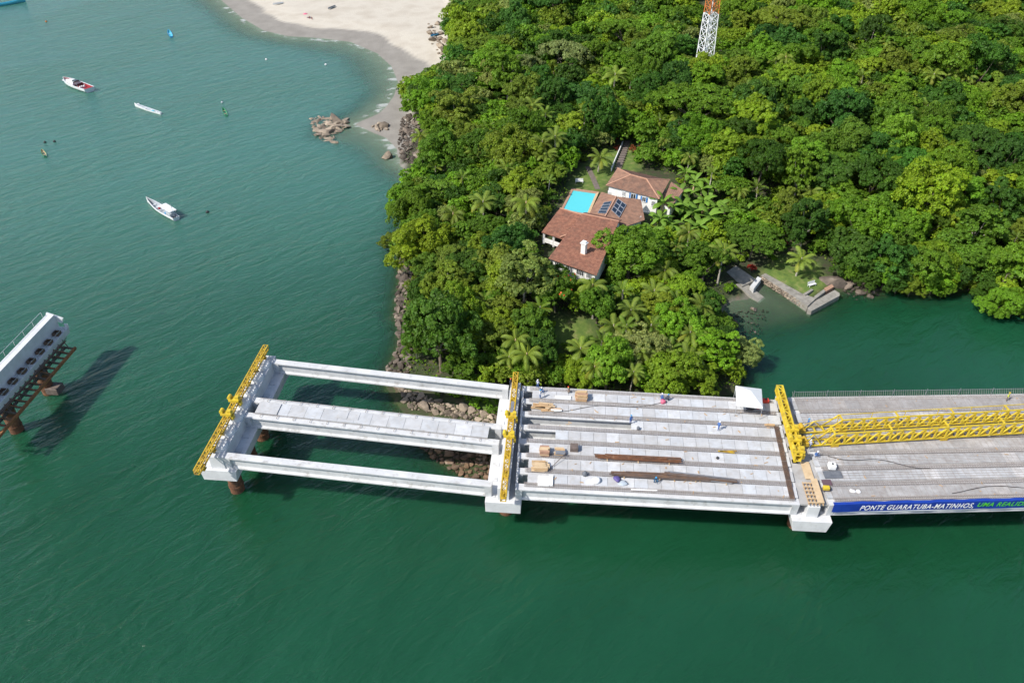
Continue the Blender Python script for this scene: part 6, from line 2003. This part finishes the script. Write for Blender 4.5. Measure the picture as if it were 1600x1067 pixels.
# random forest
cand = []
kinds = ['round'] * 9 + ['fine'] * 7 + ['umbrella'] * 2 + ['loose'] * 3
cols = ['mid green'] * 6 + ['bright green'] * 4 + ['dark green'] * 3 + ['yellow-green'] * 4 + ['olive green'] * 3 + ['deep bluish green'] * 2 + ['pale grey-green'] * 1
cells = {}
def near_ok(x, y, R, f):
    ci, cj = int(x // 8), int(y // 8)
    for i in range(ci - 2, ci + 3):
        for j in range(cj - 2, cj + 3):
            for (a_, b_, r_) in cells.get((i, j), ()):
                if (x - a_) ** 2 + (y - b_) ** 2 < (f * (R + r_)) ** 2: return False
    return True
def put(x, y, R): cells.setdefault((int(x // 8), int(y // 8)), []).append((x, y, R))
for x, y, R in placed: put(x, y, R)
trees = []
for tries in range(26000):
    x, y = g.uniform(-45, 215), g.uniform(104, 335)
    if float(bil(SG, x, y)) < 0.5: continue
    far = sstep(150, 300, y)
    kind = g.choice(kinds)
    R = g.uniform(2.0, 4.2) if tries > 9000 else (g.uniform(3.4, 5.6) if tries > 900 else g.uniform(5.2, 7.0))
    if kind == 'umbrella': R *= 1.15
    if not near_ok(x, y, R, 0.48): continue
    ft = fits(x, y, R, kind)
    if ft is None: continue
    put(x, y, R)
    trees.append((ft[1], x, y, R, kind, g.choice(cols), ft[0]))
trees.sort(key=lambda q: -q[0])
inview = [q for q in trees if -30 < q[6][0] < 1630 and q[6][1] > -35]
outv = [q for q in trees if not (-30 < q[6][0] < 1630 and q[6][1] > -35)]
NT = 262
for q in inview[:NT]:
    tree(q[4], q[1], q[2], q[3], q[5], g)
print('trees in view', len(inview), 'out', len(outv), 'placed', len(placed))
# bushes: forest edge, garden, gaps
nb_ = 0
for tries in range(9000):
    x, y = g.uniform(-45, 120), g.uniform(103, 235)
    if float(bil(SG, x, y)) < 1.5: continue
    R = g.uniform(1.1, 2.0)
    if not near_ok(x, y, R, 0.75) or nb_ > 210: continue
    ft = fits(x, y, R, 'bush', False)
    if ft is None or not (-10 < ft[0][0] < 1610 and -10 < ft[0][1]): continue
    put(x, y, R); nb_ += 1
    tree('bush', x, y, R, g.choice(['mid green', 'bright green', 'yellow-green', 'dark green', 'olive green']), g)
print('bushes', nb_)
for x, y, cn, lb in ((1172, 422, (0.32, 0.035, 0.02), 'red-leaved croton bush on the rubble bank beside the slip'), (1222, 382, (0.25, 0.03, 0.025), 'red-leaved croton bush at the lawn edge above the quay'), (965, 232, (0.26, 0.06, 0.03), 'reddish croton bush left of the stone steps'),
                     (990, 238, (0.28, 0.09, 0.03), 'reddish croton bush right of the stone steps'), (958, 222, (0.20, 0.05, 0.03), 'dark red croton bush at the top of the stone steps'), (1207, 402, GREEN['bright green'], 'round green bush on the quay lawn'), (1160, 402, GREEN['yellow-green'], 'yellow-green bush above the rubble bank'),
                     (1002, 232, (0.22, 0.07, 0.03), 'brownish croton bush at the forest edge by the steps'), (1125, 470, GREEN['mid green'], 'green bush at the slip shallows below the headland'), (1140, 455, GREEN['bright green'], 'bright bush on the bank foot beside the slip')):
    p = on_ground(x, y, 0.6)
    tree('bush', p[0], p[1], g.uniform(0.9, 1.3), 'mid green', g, lb, cn)
for x, y in ((715, 612), (735, 618), (758, 622), (778, 628), (700, 606), (745, 632), (770, 642), (690, 614), (725, 604)):
    p = on_ground(x, y, 0.5)
    tree('bush', p[0], p[1], g.uniform(0.8, 1.5), 'mid green', g, 'low green bush above the tan rocks under the open span', GREEN[g.choice(['mid green', 'bright green', 'yellow-green'])])['group'] = 'bushes under the open span'
for x, y, R in ((1330, 428, 2.4), (1356, 436, 2.6), (1382, 436, 2.8), (1405, 440, 3.2), (1460, 440, 3.4), (1492, 440, 3.2), (1520, 436, 3.0), (1540, 455, 3.0), (1585, 478, 2.8), (1425, 446, 2.8), (1475, 450, 2.4), (1372, 425, 2.8)):
    zc = PROTO['fine'][0][3] * R / PROTO['fine'][0][2]
    p = on_ground(x, y, zc)
    tree('fine', p[0], p[1], R, 'mid green', g, 'low dense tree leaning over the cove water past the quay', GREEN[g.choice(['mid green', 'bright green', 'dark green', 'olive green'])])['group'] = 'low trees over the cove'
# the rest of the wood, beyond the trees one can pick out
rest = inview[NT:] + outv
Vs, Fs, Ts, nb = [], [], [], 0
gg = np.random.default_rng(8)
for q in rest:
    _, _, R0, zc, (V, Fq, T) = PROTO[q[4]][g.randrange(len(PROTO[q[4]]))]
    n = len(Fq)
    sel = gg.choice(n, int(n * 0.13), replace=False)
    vi = (sel[:, None] * 4 + np.arange(4)).ravel()
    s_ = q[3] / R0
    a_ = g.uniform(0, 6.28)
    ca, sa_ = math.cos(a_), math.sin(a_)
    W = V[vi].reshape(-1, 4, 3)
    cen = W.mean(1, keepdims=True)
    W = (cen + (W - cen) * 2.1).reshape(-1, 3) * s_
    W = np.stack([W[:, 0] * ca - W[:, 1] * sa_ + q[1], W[:, 0] * sa_ + W[:, 1] * ca + q[2], W[:, 2] + float(terr(q[1], q[2]))], 1)
    c = np.array(GREEN[q[5]]) * g.uniform(0.82, 1.2)
    Vs.append(W); Ts.append(T[vi] * c); Fs.append(np.arange(len(W)).reshape(-1, 4) + nb); nb += len(W)
if Vs:
    o = obj('forest', mesh_np('forest', np.concatenate(Vs), np.concatenate(Fs), M['leaf'], tint=np.concatenate(Ts)))
    tag(o, 'continuous green forest canopy filling the hillside between the single trees', 'forest', kind='stuff')
# undergrowth leaves on the forest floor
n = 90000
X = gg.uniform(-45, 170, n * 3); Y = gg.uniform(100, 300, n * 3)
ok = (bil(SG, X, Y) > 1.2) & (bil(BW.reshape(NYg, NXg), X, Y) < 0.25)
X, Y = X[ok][:n], Y[ok][:n]
Z = terr(X, Y)
q = np.stack([X, Y, Z], 1) - [0, 0, CAMH]
dpt = q[:, 1] * CD - q[:, 2] * SD
pp = np.stack([800 + F * q[:, 0] / dpt, 533.5 - F * (q[:, 1] * SD + q[:, 2] * CD) / dpt], 1)
ok = inside(pp, mask_px)
for e in ex[:3]: ok &= ~inside(pp, e)
ok &= ~(bil(grass_w.reshape(NYg, NXg), X, Y) > 0.4)
X, Y, Z = X[ok], Y[ok], Z[ok]
C = np.stack([X, Y, Z + gg.uniform(0.1, 2.2, len(X)) * vnoise(np.stack([X, Y], 1), 3, 4)], 1)
V, Fq = leaf_quads(C, unit(gg.normal(size=C.shape) * 0.6 + [0, 0, 1]), gg.uniform(0.35, 0.75, len(C)), gg, 0.6)
cc = np.array([GREEN['dark green'], GREEN['mid green'], GREEN['olive green'], GREEN['bright green']])[gg.integers(0, 4, len(C))] * gg.uniform(0.7, 1.2, (len(C), 1))
o = obj('undergrowth', mesh_np('undergrowth', V, Fq, M['leaf'], tint=np.repeat(cc, 4, 0)))
tag(o, 'leafy green undergrowth covering the ground between the trees', 'undergrowth', kind='stuff')
print('objects', len(bpy.data.objects))
